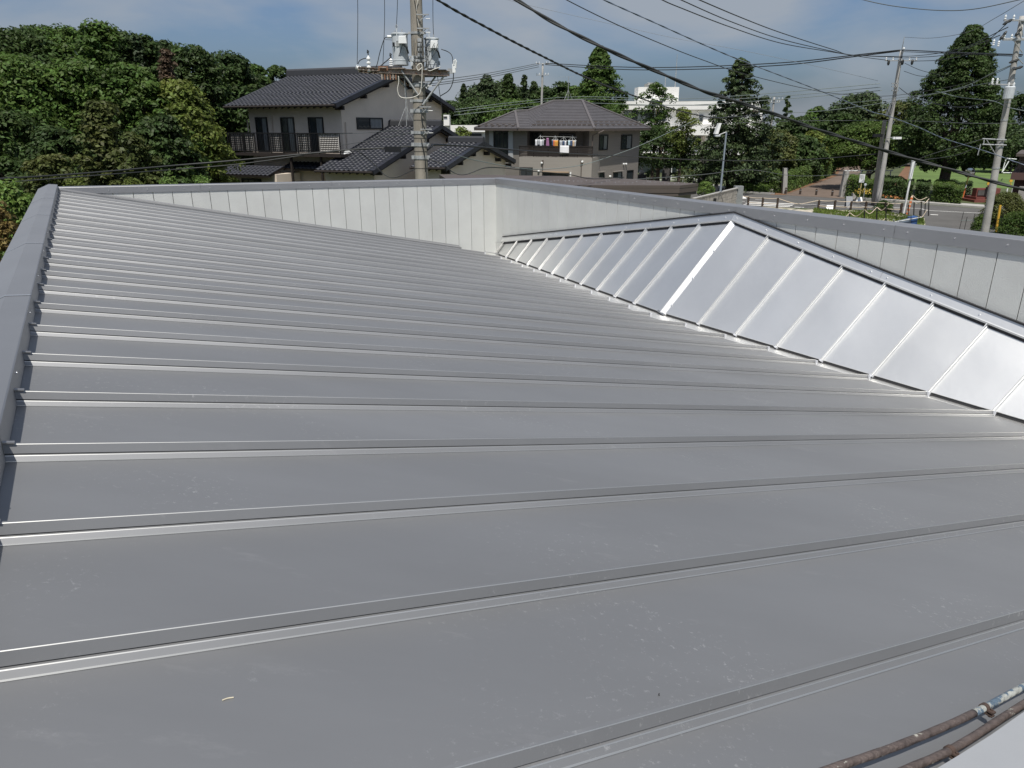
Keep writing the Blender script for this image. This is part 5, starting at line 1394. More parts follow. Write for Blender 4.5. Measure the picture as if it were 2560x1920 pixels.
def plant(name, label, cat, base, H_, cb, rx, ry, shape, n, leaf, m, group=None, clump=None, trunk_r=None, branches=7, stuff=False, droop=0.0, seed=None):
    """base point on the ground; crown from height cb to H_"""
    o = empty(name, base, label, cat, group)
    if base[1] > 16: n = int(n * 2.3); leaf *= 0.60
    p, nr, c = crown_pts(n, H_ - cb, rx, ry, shape, clump or max(rx, ry) * 0.27, droop)
    off = np.array([0, 0, cb])
    me = leaf_mesh('crown', p + off, nr, leaf, m)
    put('crown', me, o, WM[o.name])
    if trunk_r:
        mb = MB(); lean = Vector((rng.uniform(-0.3, 0.3), rng.uniform(-0.3, 0.3), 0))
        top = cb + (H_ - cb) * (0.9 if shape in ('cone', 'egg') else 0.6)
        mb.tube([Vector((0, 0, -0.1)), Vector((0, 0, 0.2)), lean * 0.4 + Z * top * 0.4, lean + Z * top], [trunk_r * 1.5, trunk_r * 1.05, trunk_r * 0.8, trunk_r * 0.15], 8)
        order = rng.permutation(len(c))[:branches]
        for i in order:
            e = Vector(c[i]) + Z * cb; s_ = Vector((lean.x * 0.4, lean.y * 0.4, max(0.35 * cb + 0.3, e.z * 0.55)))
            if shape == 'cone': s_ = Vector((0, 0, e.z * 0.95))
            mid = s_.lerp(e, 0.5) + Z * 0.1 * (e - s_).length
            mb.tube([s_, mid, e], [trunk_r * 0.42, trunk_r * 0.28, trunk_r * 0.08], 5, caps=False)
        mb.v = [(a + base[0], b + base[1], c_ + base[2]) for a, b, c_ in mb.v]
        mb.build('trunk', M_bark, o, smooth=True)
    return o
def plant_px(name, label, cat, u, vtop, vbot, wpx, Y, shape, n, leaf, m, group=None, deep=1.0, clump=None, trunk=0.0, cbz=None, **k):
    top = at(u, vtop, Y).z; cb = max(0.02, at(u, vbot, Y).z) if cbz is None else cbz
    x = at(u, (vtop + vbot) / 2 if vbot else vtop + 0.3 * max(0, 430 - vtop), Y).x; rx = wpx / 2 / 1929 * Y
    return plant(name, label, cat, Vector((x, Y, 0)), top, cb, rx, rx * deep, shape, n, leaf, m, group, clump, trunk or None, **k)
FG = 'trees of the dense wood at the left'
# dense wood on the left: individual trees
wood = [ (300, 92, 200, 49, 'round', L_dark, 8000, 'deep green crown filling the skyline between the highest crown and the conifer'),
 (415, 118, 180, 51, 'round', L_dark, 7500, 'dark crown behind the dead conifer on the skyline'),
 (110, 78, 200, 50, 'round', L_dark, 7000, 'rear crown left of the highest crown'),
 (630, 190, 140, 57, 'round', L_dark, 5500, 'dark crown behind the left end of the tiled roof'),
 (580, 270, 150, 54, 'round', L_mid, 6500, 'mid green crown beyond the balcony end'),
 (520, 360, 130, 50, 'round', L_dark, 5000, 'dark growth behind the lean-to roof'),  # u, vtop, width, Y, shape, mat, leaves, kind
 (-60, 105, 300, 42, 'round', L_dark, 9000, 'broad dark tree at the left edge of the wood, rearmost'),
 (60, 88, 300, 44, 'round', L_dark, 9000, 'tall dark tree with feathery top near the left edge'),
 (175, 84, 230, 45, 'round', L_mid, 9000, 'tall mid green tree between the left edge and the highest crown'),
 (265, 66, 190, 43, 'loose', L_mid, 7000, 'highest crown of the wood, loose and open at its top'),
 (360, 98, 150, 44, 'round', L_dark, 7000, 'dark rounded tree right of the highest crown'),
 (490, 128, 190, 50, 'round', L_dark, 7500, 'dark dense tree right of the brown dead conifer'),
 (575, 144, 180, 54, 'round', L_dark, 7000, 'rounded tree standing behind the tiled house roof corner'),
 (640, 170, 110, 58, 'round', L_mid, 3500, 'small far crown just left of the tiled roof ridge'),
 (700, 168, 90, 66, 'round', L_dark, 3000, 'far crown behind the ridge of the tiled house'),
 (40, 150, 270, 35, 'round', L_mid, 9500, 'bright mid green spreading crown low at the left edge'),
 (190, 165, 250, 36, 'round', L_mid, 9500, 'spreading mid green crown below the highest crown'),
 (330, 175, 220, 37, 'round', L_mid, 9000, 'spreading green crown in the middle of the wood'),
 (450, 215, 190, 38, 'round', L_yel, 7500, 'yellow green crown left of the tiled house'),
 (545, 225, 150, 53, 'round', L_dark, 6500, 'dark crown touching the eave of the tiled house'),
 (20, 290, 230, 29, 'round', L_dark, 7500, 'dark shaded crown low at the left edge'),
 (140, 330, 180, 27, 'round', L_dark, 6500, 'dark low crown left of the olive young tree'),
 (400, 300, 170, 30, 'round', L_dark, 6500, 'dark low crown right of the olive young tree'),
 (455, 330, 120, 33, 'round', L_mid, 5500, 'mid green low crown beside the balcony'),
 (255, 262, 170, 25, 'loose', L_olive, 6500, 'olive coloured young tree with sparse upright top in front of the wood'),
 (335, 345, 150, 23.5, 'loose', L_olive, 4500, 'olive brown leafy tree low in front of the wood'),
 (120, 395, 170, 22, 'round', L_olive, 4500, 'olive low bushy tree just above the left parapet'),
 (450, 268, 110, 31, 'loose', L_yel, 4500, 'lime green leafy tree nearest the balcony corner'),
]
for (u, vt, w, Y, sh, m, n, lab) in wood:
    cb = 0.3 if Y < 38 else 1.5
    plant_px('broadleaf_tree', lab, 'tree', u, vt, 0, w, Y, sh, int(n * 1.25), 0.0034 * Y + 0.05, m, FG, 0.9, clump=w / 1929 * Y * 0.135, trunk=0.16, cbz=cb)
plant_px('conifer_tree', 'dark pointed conifer on the skyline of the wood', 'tree', 425, 104, 0, 75, 41, 'cone', 4500, 0.17, L_con, FG, trunk=0.15, cbz=2.0, clump=0.42)
plant_px('dead_conifer', 'reddish brown dead conifer amid the green wood', 'tree', 420, 128, 200, 70, 38.5, 'cone', 1500, 0.13, L_brown, None, trunk=0.10, cbz=5.8, clump=0.5, branches=22)
plant_px('conifer_tree', 'second dark conifer left of the dead one', 'tree', 357, 96, 0, 60, 43, 'cone', 3000, 0.17, L_con, FG, trunk=0.15, cbz=2.0, clump=0.5)
# near shrubs at the left below the ridge cap
plant_px('shrub', 'bright green shrub left of the grey ridge cap', 'shrub', 30, 463, 560, 150, 13, 'round', 16000, 0.042, L_bright, None, 1.1, clump=0.17, trunk=0.06, cbz=1.2)
plant_px('shrub', 'reddish green shrub low beside the ridge cap, nearer than the bright one', 'shrub', -10, 520, 640, 140, 10.5, 'round', 12000, 0.036, L_red, None, 1.1, clump=0.15, trunk=0.05, cbz=0.6)
plant_px('shrub', 'dark shrub at the left edge beneath the bright one', 'shrub', -40, 590, 700, 110, 8, 'round', 8000, 0.034, L_dark, None, 1.0, clump=0.14, trunk=0.04, cbz=0.3)
for u, v, w, Y, lab in ((190, 449, 60, 19, 'small green shrub top peeking over the parapet, left'), (330, 452, 60, 19, 'small green shrub top peeking over the parapet, middle'), (425, 449, 70, 20, 'yellow green shrub top peeking over the parapet, right'), (505, 447, 70, 21, 'bright shrub top beside the lean-to roof')):
    plant_px('shrub', lab, 'shrub', u, v, 470, w, Y, 'round', 2500, 0.05, L_bright if w > 60 else L_yel, 'shrubs just over the left parapet', clump=0.2, cbz=2.0, trunk=0.04)
MB().prism([Vector((-9.6, 27.5, 0)), Vector((-7.2, 27.0, 0)), Vector((-7.2, 27.4, 0)), Vector((-9.6, 27.9, 0))], (0, 0, 2.6)).build('grey_wall', M_conc2)
tag(bpy.data.objects['grey_wall'], 'plain grey garden wall between the wood and the lean-to roof', 'wall')
# middle distance, left of the ginkgo
BG = 'trees behind the two houses'
for (u, vt, w, Y, sh, m, n, lab) in [
 (1160, 212, 36, 118, 'cone', L_con, 1500, 'small pointed conifer left of the taller group'), (1218, 192, 90, 120, 'egg', L_con, 3500, 'broad dark conifer behind the hipped house, left one'),
 (1272, 188, 80, 122, 'egg', L_dark, 3500, 'round topped green tree behind the hipped house'), (1311, 190, 40, 118, 'cone', L_con, 1200, 'slim cedar with layered boughs'),
 (1335, 207, 60, 124, 'cone', L_con, 1800, 'dark conifer just left of the distant pole'), (1365, 225, 80, 118, 'loose', L_dark, 1800, 'loose dark tree behind the distant pole'),
 (1403, 212, 70, 112, 'loose', L_dark, 2000, 'sparse tree left of the ginkgo'), (1440, 222, 70, 108, 'loose', L_mid, 1800, 'low sparse tree touching the ginkgo'),
 (1240, 218, 150, 128, 'round', L_con, 5000, 'broad dark mass behind the two middle conifers'), (1335, 235, 150, 128, 'round', L_dark, 4500, 'broad low crown behind the cedar'), (1425, 240, 130, 126, 'round', L_dark, 3500, 'far low crown left of the ginkgo'),
 (1130, 262, 90, 108, 'round', L_dark, 2500, 'low dark tree behind the white low building'), (1200, 258, 130, 104, 'round', L_dark, 3000, 'wide dark crown above the white low building'), (1290, 258, 130, 100, 'round', L_mid, 3000, 'wide mid green crown left of the hipped roof')]:
    plant_px('conifer_tree' if m is L_con else 'broadleaf_tree', lab, 'tree', u, vt, 0, w * 1.35, Y, sh, int(n * 2.6), 0.0032 * Y, m, BG, clump=w / 1929 * Y * 0.19, trunk=0.2, cbz=1.0)
plant_px('small_tree', 'small light green tree between the wings of the tiled house', 'tree', 1155, 325, 375, 80, 60, 'loose', 1800, 0.16, L_yel, None, trunk=0.08, cbz=2.5, clump=0.5)
plant_px('ginkgo_tree', 'tall dense conical green tree behind the hipped house ridge', 'tree', 1498, 120, 0, 190, 96, 'cone', 15000, 0.26, L_mid, None, trunk=0.3, cbz=4.0, clump=1.0)
# before the school
plant_px('broadleaf_tree', 'loose leafy tree in front of the white school, lower dense crown', 'tree', 1650, 325, 0, 150, 76, 'round', 5000, 0.20, L_dark, 'trees in front of the school', clump=0.75, trunk=0.22, cbz=2.0)
plant_px('broadleaf_tree', 'sparse leaning leafy tree in front of the school tower', 'tree', 1640, 213, 0, 120, 78, 'loose', 2700, 0.19, L_mid, 'trees in front of the school', clump=0.5, trunk=0.16, cbz=4.5)
plant_px('broadleaf_tree', 'light green leafy tree crossing the school windows', 'tree', 1706, 275, 0, 105, 74, 'loose', 2000, 0.18, L_yel, 'trees in front of the school', clump=0.5, trunk=0.16, cbz=3.2)
plant_px('conifer_tree', 'tall ragged dark conifer right of the school', 'tree', 1850, 148, 0, 270, 72, 'cone', 9500, 0.21, L_con, None, trunk=0.3, cbz=1.0, clump=0.75, droop=0.6)
plant_px('broadleaf_tree', 'dark lower growth around the ragged conifer', 'tree', 1830, 320, 0, 170, 73, 'round', 6500, 0.2, L_con, None, trunk=0.2, cbz=0.5, clump=0.8)
plant_px('small_tree', 'small pointed tree by the distant grey pole', 'tree', 1963, 240, 0, 75, 108, 'cone', 1300, 0.3, L_dark, None, trunk=0.12, cbz=2.0, clump=0.5)
RG = 'trees along the path'
for (u, vt, w, Y, sh, m, n, lab) in [
 (1935, 330, 110, 82, 'round', L_olive, 4000, 'olive green tree right of the ragged conifer'), (1985, 300, 110, 96, 'round', L_dark, 4000, 'dark green tree behind the grey pole'),
 (1995, 345, 120, 84, 'round', L_dark, 4500, 'dark tree above the left hedge'), (2035, 335, 90, 90, 'round', L_yel, 3500, 'yellowish tree by the far small pole'),
 (2065, 345, 90, 96, 'round', L_mid, 3500, 'mid green tree at the head of the path'), (2085, 370, 70, 104, 'round', L_dark, 2500, 'dark low tree where the path ends'),
 (2040, 272, 80, 130, 'round', L_mid, 2200, 'far rounded crown left of the dark wide tree'), (2145, 243, 150, 124, 'round', L_con, 5500, 'wide dark flat topped tree behind the corner pole'),
 (2100, 290, 120, 118, 'round', L_dark, 3500, 'lower dark crown under the wide flat topped tree'), (2250, 262, 120, 118, 'round', L_olive, 3500, 'olive crown between the corner pole and the big tree'), (2000, 296, 90, 125, 'round', L_dark, 2200, 'far low dark crown above the hedge'),
 (2560, 240, 150, 110, 'round', L_dark, 4500, 'dark tree behind the right hand pole'), (2540, 330, 130, 100, 'round', L_con, 4000, 'lower dark growth behind the right pole'), (2490, 350, 120, 118, 'round', L_dark, 3500, 'dark tree line at the far end of the field, left'),
 (2400, 345, 150, 122, 'round', L_dark, 3500, 'dark tree line behind the big tree'), (2600, 345, 150, 120, 'round', L_dark, 3500, 'dark tree line at the far end of the field, right'), (2300, 350, 120, 126, 'round', L_dark, 3000, 'dark far tree left of the big tree')]:
    plant_px('broadleaf_tree', lab, 'tree', u, vt, 0, w, Y, sh, int(n * 1.3), 0.0033 * Y, m, RG, clump=w / 1929 * Y * 0.14, trunk=0.18, cbz=0.6 if Y > 90 else 1.0)
plant_px('round_tree', 'broad yellowish green clipped tree right of the path', 'tree', 2178, 312, 452, 190, 74, 'round', 14000, 0.20, L_hedge, None, clump=0.65, trunk=0.3, cbz=2.2)
plant_px('big_tree', 'huge dense dark green conical tree at the right', 'tree', 2398, 68, 440, 290, 66, 'egg', 34000, 0.19, L_dark, None, clump=0.8, trunk=0.45, cbz=2.3)
# low trunk sections seen below the crowns
# hedges and beds
def hedge(label, corners, h, n, m, leaf=0.07, group=None, name='hedge'):
    c = sum(corners, Vector()) / len(corners)
    o = empty(name, Vector((c.x, c.y, 0)), label, 'hedge', group)
    a, b = corners[0], corners[1]; d = b - a; w = (corners[2] - corners[1])
    t = rng.uniform(0, 1, (n, 3)); side = rng.integers(0, 4, n)
    t[:, 2] = np.where(side < 2, 1 - rng.uniform(0, 0.06, n), t[:, 2]); t[:, 1] = np.where(side == 2, rng.uniform(0, 0.08, n), t[:, 1]); t[:, 1] = np.where(side == 3, 1 - rng.uniform(0, 0.1, n), t[:, 1])
    lump = 1 + 0.10 * np.sin(t[:, 0] * d.length * 2.3) + 0.06 * np.sin(t[:, 0] * d.length * 5.1 + 1)
    p = np.array(a - c)[None] * 1.0 + t[:, :1] * np.array(d) + t[:, 1:2] * np.array(w)
    p[:, 2] = t[:, 2] * h * lump
    p += rng.normal(size=(n, 3)) * 0.05
    nr = rng.normal(size=(n, 3)) * 0.5; nr[:, 2] += 0.7; nr[:, 1] -= 0.5
    put('foliage', leaf_mesh('foliage', p, nr, leaf, m), o, WM[o.name])
    return o
HG = 'clipped hedges across the road'
def gw(u, v): return gnd(u, v)
hedge('long clipped hedge along the left side of the path', [gw(1962, 484), gw(2078, 440), gw(2068, 438), gw(1948, 480)], 1.7, 14000, L_hedge, 0.08, HG)
hedge('hedge with orange flowers left of the stone gatepost', [gw(1845, 476), gw(1958, 484), gw(1958, 474), gw(1850, 467)], 1.7, 10000, L_hedge, 0.08, HG)
hedge('clipped hedge under the notice board right of the path', [gw(2112, 494), gw(2186, 500), gw(2190, 487), gw(2120, 482)], 1.5, 8000, L_hedge, 0.075, HG)
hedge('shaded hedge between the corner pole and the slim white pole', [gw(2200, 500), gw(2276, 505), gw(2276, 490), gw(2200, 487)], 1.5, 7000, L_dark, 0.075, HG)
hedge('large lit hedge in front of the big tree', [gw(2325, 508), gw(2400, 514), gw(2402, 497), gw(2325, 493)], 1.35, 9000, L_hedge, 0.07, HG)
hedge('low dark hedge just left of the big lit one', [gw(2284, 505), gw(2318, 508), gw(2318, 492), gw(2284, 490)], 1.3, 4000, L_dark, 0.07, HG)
hedge('far low hedge behind the red stone monument', [gw(2345, 484), gw(2425, 490), gw(2425, 478), gw(2345, 474)], 0.9, 4000, L_dark, 0.07, HG)
hedge('dark clipped shrub row deep along the path', [gw(2060, 446), gw(2088, 434), gw(2082, 431), gw(2052, 442)], 1.9, 3500, L_dark, 0.10, HG)
for u, v, h, w, Y, m, lab in ((1868, 472, 0, 60, 71, L_bright, 'low bright green groundcover mound at the planter edge'), (1905, 477, 0, 40, 70, L_bright, 'small bright mound right of the large groundcover'), (1715, 424, 0, 60, 84, L_olive, 'rounded clipped azalea before the school windows'),
                           (1630, 428, 0, 36, 82, L_dark, 'small dark ball shrub by the statue'), (1765, 470, 0, 36, 66, L_bright, 'small green plant at the foot of the low stone posts')):
    plant_px('shrub', lab, 'shrub', u, v - (14 if Y < 80 else 4), 0, w, Y, 'round', 2600, 0.07, m, None, clump=0.25, cbz=0.05)
plant_px('shrub', 'bushy shrub beside the yellow pipe near the right edge', 'shrub', 2520, 486, 0, 90, 42, 'round', 9000, 0.07, L_olive, 'shrubs under the right hand pole', clump=0.3, cbz=0.4, trunk=0.06)
plant_px('shrub', 'leafy shrub at the right edge under the brown house', 'shrub', 2552, 535, 0, 90, 34, 'round', 9000, 0.06, L_hedge, 'shrubs under the right hand pole', clump=0.26, cbz=0.2, trunk=0.05)
plant_px('shrub', 'small dark shrub left of the right pole base', 'shrub', 2458, 540, 0, 36, 39, 'round', 3000, 0.055, L_hedge, 'shrubs under the right hand pole', clump=0.2, cbz=0.05)
plant_px('shrub', 'weedy plant by the lot fence', 'shrub', 2212, 505, 0, 40, 54, 'round', 1800, 0.08, L_mid, None, clump=0.2, cbz=0.0)
# flowers
def flowers(label, pts, col, n, h, kind='stuff'):
    mb = MB(); a, b, w = pts
    P_ = []
    for i in range(n):
        t = rng.uniform(); s_ = rng.uniform()
        P_.append(np.array(a.lerp(b, t)) + np.array([0, w * s_, h * rng.uniform(0.6, 1.1)]))
    P_ = np.array(P_); o = put('flower_bed', leaf_mesh('flower_bed', P_, rng.normal(size=(n, 3)) + [0, -0.5, 1], 0.06, mat('petal_%d' % int(col[1] * 100), col, 0.8), 0.8))
    tag(o, label, 'flowers', None, kind); return o
flowers('orange flowers along the hedge by the planter', (gw(1850, 478), gw(1900, 481), 1.0), (0.50, 0.22, 0.03), 60, 1.75)
flowers('yellow flowers in front of the hedge beneath the notice board', (gw(2140, 499), gw(2190, 502), 0.9), (0.42, 0.30, 0.05), 110, 0.8)
flowers('orange and red flowers right of the corner pole', (gw(2200, 503), gw(2262, 507), 0.8), (0.34, 0.13, 0.04), 70, 0.45)
# grass tufts on the gravel lot
n = 42000
ta = np.array(gw(1990, 521)); tb_ = np.array(gw(2300, 541)); tc = np.array(gw(2080, 560)); 
def inpoly(x, y, poly):
    r_ = np.zeros(len(x), bool); j = len(poly) - 1
    for i in range(len(poly)):
        xi, yi = poly[i]; xj, yj = poly[j]
        c_ = ((yi > y) != (yj > y)) & (x < (xj - xi) * (y - yi) / (yj - yi + 1e-12) + xi); r_ ^= c_; j = i
    return r_
poly = [(p.x, p.y) for p in (gw(2035, 524), gw(2100, 528), gw(2186, 530), gw(2308, 547), gw(2310, 570), gw(2325, 640), gw(2080, 600), gw(2030, 545))]
px, py = rng.uniform(min(p[0] for p in poly), max(p[0] for p in poly), n * 2), rng.uniform(min(p[1] for p in poly), max(p[1] for p in poly), n * 2)
dens = 0.36 + 0.42 * np.sin(px * 1.3 + 1.0) * np.cos(py * 1.1) + 0.25 * np.sin(px * 3.1 + py * 2.3)
ok = inpoly(px, py, poly) & (rng.uniform(size=len(px)) < np.clip(dens, 0.05, 1))
P_ = np.stack([px[ok], py[ok], rng.uniform(0.03, 0.16, ok.sum())], 1)
nr = rng.normal(size=(len(P_), 3)); nr[:, 2] *= 0.25
o = put('weeds', leaf_mesh('weeds', P_, nr, 0.085, leafmat('leaf_weeds', (0.085, 0.135, 0.025), (0.13, 0.165, 0.04)), 0.3)); tag(o, 'patchy weeds and grass growing on the gravel lot', 'grass', None, 'stuff')
o.location = (0, 0, 0)

# ------------------------------------------------------------------ street furniture and small things
def gpost(u, v, h, r, m, name, label, cat, group=None, n=8, taper=1.0, z=0):
    p = gnd(u, v, z); o = MB().cyl(p, p + Z * h, r, r * taper, n).build(name, m); return tag(o, label, cat, group), p
# brown post and rope fence along the road side of the lot
fence = empty('rope_fence', gw(2000, 520), 'brown post and rope fence between the gravel lot and the road', 'fence')
fp = [(1870, 513, 492), (1906, 517, 494), (1943, 521, 495), (2046, 524, 500), (2086, 527, 501), (2127, 525, 503), (2164, 527, 503), (2212, 533, 506), (2252, 536, 508)]
tops = []
for u, vb, vt in fp:
    p = gnd(u, vb); t = at(u + 1.5, vt, p.y); tops.append(t)
    MB().box((p + t) / 2, 0.13, 0.13, t.z).build('post', M_post, fence)
for i, (a, b) in enumerate(zip(tops[:-1], tops[1:])):
    sag = 0.32 if i == 2 else 0.03
    for dz in ((-0.03,) if i == 2 else (-0.03, -0.42)):
        mb = MB().tube(spline([a + Z * dz, a.lerp(b, 0.5) - Z * (sag - dz), b + Z * dz], 8), 0.024, 6); mb.build('rope', M_rope, fence)
a = tops[0]; MB().tube(spline([a, a + Vector((-1.2, 0.3, -0.03)), a + Vector((-3.2, 0.6, 0))], 6), 0.024, 6).build('rope', M_rope, fence)
# second rope fence nearer, dark steel stakes
f2 = empty('stake_fence', gw(2200, 550), 'thin black stakes with sagging cream rope around the blue sheet and lot corner', 'fence')
st = [(2123, 560, 532), (2160, 566, 525), (2191, 566, 518), (2214, 570, 515), (2284, 545, 505), (2302, 550, 504), (2312, 536, 502), (2321, 540, 497), (2298, 556, 526), (2270, 542, 512)]
tt = {}
for i, (u, vb, vt) in enumerate(st):
    p = gnd(u, vb); t = at(u + 1.5, vt, p.y); tt[i] = t; MB().cyl(p, t, 0.035, n=6).build('stake', M_frame, f2)
def rope2(a, b, sag): MB().tube(spline([a, a.lerp(b, 0.5) - Z * sag, b], 8), 0.022, 6).build('rope', M_rope, f2)
rope2(at(2105, 548, tt[0].y), tt[0], 0.05); rope2(tt[0], tt[1], 0.30); rope2(tt[1], tt[2], 0.30); rope2(tt[2], at(2222, 510, tt[3].y), 0.28); rope2(tt[4], tt[5], 0.12); rope2(tt[5], tt[7], 0.2); rope2(at(2281, 488, tt[4].y), at(2318, 493, tt[4].y), 0.25); rope2(at(2297, 540, tt[8].y), at(2318, 524, tt[8].y), 0.25); rope2(at(2190, 551, 48), at(2215, 545, 48), 0.15)
# blue sheeted frame
bs = empty('blue_sheeted_frame', gw(2270, 565), 'blue and grey sheeting stretched on a metal frame beyond the parapet', 'tarpaulin')
a, b, c_, d_ = at(2225, 558, 44), at(2295, 541, 44), at(2292, 563, 44), at(2235, 575, 44)
MB().prism([a, at(2278, 545, 44), at(2276, 563, 44), d_], (0, 0.12, 0)).build('grey_sheet', M_bluegrey, bs)
MB().prism([at(2279, 544, 44), b, c_, at(2277, 568, 44)], (0, 0.5, 0)).build('blue_sheet', M_blue, bs)
MB().cyl(at(2215, 559, 43.9), at(2304, 543, 43.9), 0.03, n=6).cyl(at(2233, 548, 43.8), at(2239, 560, 43.8), 0.03, n=6).build('frame_tube', M_steel, bs)
# slim white pole with cap panel, striped marker post
wp = empty('white_pole', gw(2259, 534), 'slim white pole with a tall narrow panel near the lot corner', 'pole')
p = gnd(2259, 534); t = at(2285, 400, p.y)
MB().tube([p, p.lerp(t, 0.5), t], 0.065, 10).build('shaft', M_white, wp)
MB().box(at(2280, 422, p.y - 0.05), 0.19, 0.16, 1.35, ((t - p).normalized().cross(Vector((0, 1, 0))).normalized() * -1, Vector((0, 1, 0)), (t - p).normalized())).build('panel', M_white, wp)
mk = empty('marker_post', gw(2269, 541), 'short post banded orange and white beside the slim white pole', 'marker post')
p = gnd(2268, 536)
for i in range(10):
    MB().cyl(p + Z * (i * 0.13) + Vector((i * 0.012, 0, 0)), p + Z * ((i + 1) * 0.13) + Vector(((i + 1) * 0.012, 0, 0)), 0.085, 0.085 if i < 9 else 0.03, 10).build('band', M_orange if i % 2 == 0 else mat('cream_band', (0.60, 0.45, 0.33), 0.7), mk)
# stone gateposts at the path
for (u0, vb, ut, vt, Y, w, lab) in ((1960, 484, 1963, 420, None, 0.42, 'tall grey stone gatepost left of the path'), (2104, 493, 2116, 427, None, 0.42, 'tall grey stone gatepost right of the path')):
    p = gnd(u0, vb); t = at(ut, vt, p.y); mb = MB(); x = Vector((w / 2, 0, 0)); y = Vector((0, w / 2, 0))
    mb.box8([p - x - y, p + x - y, p + x + y, p - x + y, t - x * 0.85 - y, t + x * 0.85 - y, t + x * 0.85 + y, t - x * 0.85 + y])
    tag(mb.build('gatepost', mat('weathered_stone', (0.33, 0.32, 0.30), 0.9, 0, 0.15, 3, patch=((0.08, 0.075, 0.07), 1.6, 0.5, 0.15), stretch=((2, 2, 0.5),))), lab, 'gatepost', 'gateposts of the path')
# bollards across the path
for k_, (u, vb, vt) in enumerate(((2000, 486, 471), (2040, 488, 472), (2080, 490, 474), (1964, 485, 469))):
    p = gnd(u, vb); t = at(u + 0.6, vt, p.y)
    o = empty('bollard', p, ('dark bollard second from the left gatepost', 'dark bollard in the middle of the path mouth', 'dark bollard nearest the right gatepost', 'dark bollard hard against the left gatepost')[k_], 'bollard', 'bollards at the mouth of the path')
    MB().tube([p, p + Z * (t.z * 0.85), t], [0.09, 0.09, 0.05], 10).build('shaft', M_post, o); MB().cyl(p + Z * t.z * 0.68, p + Z * t.z * 0.76, 0.095, n=10).build('reflective_band', M_steel, o)
# notice board
nb = empty('notice_board', gw(2150, 487), 'white notice board with vertical black text on a thin yellow pole', 'sign')
p = gnd(2147, 501.5); t = at(2154, 455, p.y)
MB().cyl(p, t, 0.035, n=6).build('sign_pole', mat('pale_yellow_pole', (0.55, 0.45, 0.20), 0.7), nb)
bd_ = MB().box(at(2155, 446, p.y - 0.05), 0.42, 0.04, 0.66).build('board', M_white, nb)
mb = MB()
for i, (dx, ln) in enumerate(((0.12, 0.5), (0.02, 0.3), (-0.06, 0.42), (-0.14, 0.22))):
    k_ = 0.28
    while k_ > 0.28 - ln:
        c = at(2155, 446, p.y - 0.08) + Vector((dx, 0, k_ - 0.02)); mb.box(c, 0.05, 0.01, 0.012).box(c - Z * 0.022, 0.035, 0.01, 0.010).box(c + Vector((0, 0, -0.011)), 0.010, 0.01, 0.035); k_ -= 0.07
mb.build('lettering', M_frame, bd_)
sgn = empty('small_sign', gw(2160, 502), 'small round grey sign on a thin pole below the notice board', 'sign')
p = gnd(2158, 500); MB().cyl(p, at(2163, 463, p.y), 0.03, n=6).build('sign_pole', M_steel, sgn); c = at(2163, 461, p.y); MB().cyl(c + Vector((0, -0.05, 0)), c + Vector((0, -0.03, 0)), 0.11, n=14).build('disc', M_trafo, sgn)
# sandwich boards / barriers on the road side
for u, v, ut, vt, lab in ((2125, 520, 2118, 500, 'white folding sign board standing by the road'), ):
    p = gnd(u, v); o = empty('folding_sign', p, lab, 'sign')
    MB().prism([p + Vector((-0.28, 0, 0)), p + Vector((0.22, 0, 0)), p + Vector((0.16, 0.18, 0.85)), p + Vector((-0.34, 0.18, 0.85))], (0, 0.02, 0)).build('front_panel', M_board, o)
    MB().prism([p + Vector((-0.28, 0.4, 0)), p + Vector((0.22, 0.4, 0)), p + Vector((0.16, 0.22, 0.85)), p + Vector((-0.34, 0.22, 0.85))], (0, 0.02, 0)).build('rear_panel', M_board, o)
pr = gnd(2132, 498); o = MB().prism([pr, pr + Vector((0.5, 0, 0.02)), pr + Vector((-0.05, 0, 0.55))], (0, 0.3, 0)).build('kerb_wing_wall', M_stone); tag(o, 'small sloping stone wing wall right of the gatepost', 'wall')
def tri_sign(u, v, flip, lab):
    p = gnd(u, v, 0.02); s_ = -1 if flip else 1
    o = MB().prism([p, p + Vector((0.62 * s_, 0.05, 0)), p + Vector((0.62 * s_, 0.30, 0.30)), p + Vector((0.45 * s_, 0.32, 0.30))], (0, 0, 0.05)).build('kerb_ramp', M_paint); tag(o, lab, 'ramp')
tri_sign(2138, 504.5, False, 'white wedge lying on the road edge right of the folding sign')
tri_sign(1866, 497, True, 'white wedge lying on the road edge near the block wall')
# flat pale sheet on the lot
p = gnd(2077, 523, 0.02); o = MB().prism([p + Vector((-0.35, 0, 0)), p + Vector((0.3, -0.1, 0)), p + Vector((0.4, 0.35, 0.25)), p + Vector((-0.15, 0.45, 0.22))], (0, 0.02, 0.02)).build('crumpled_sheet', M_white); tag(o, 'crumpled white sheet lying in the weeds by the fence', 'sheet')
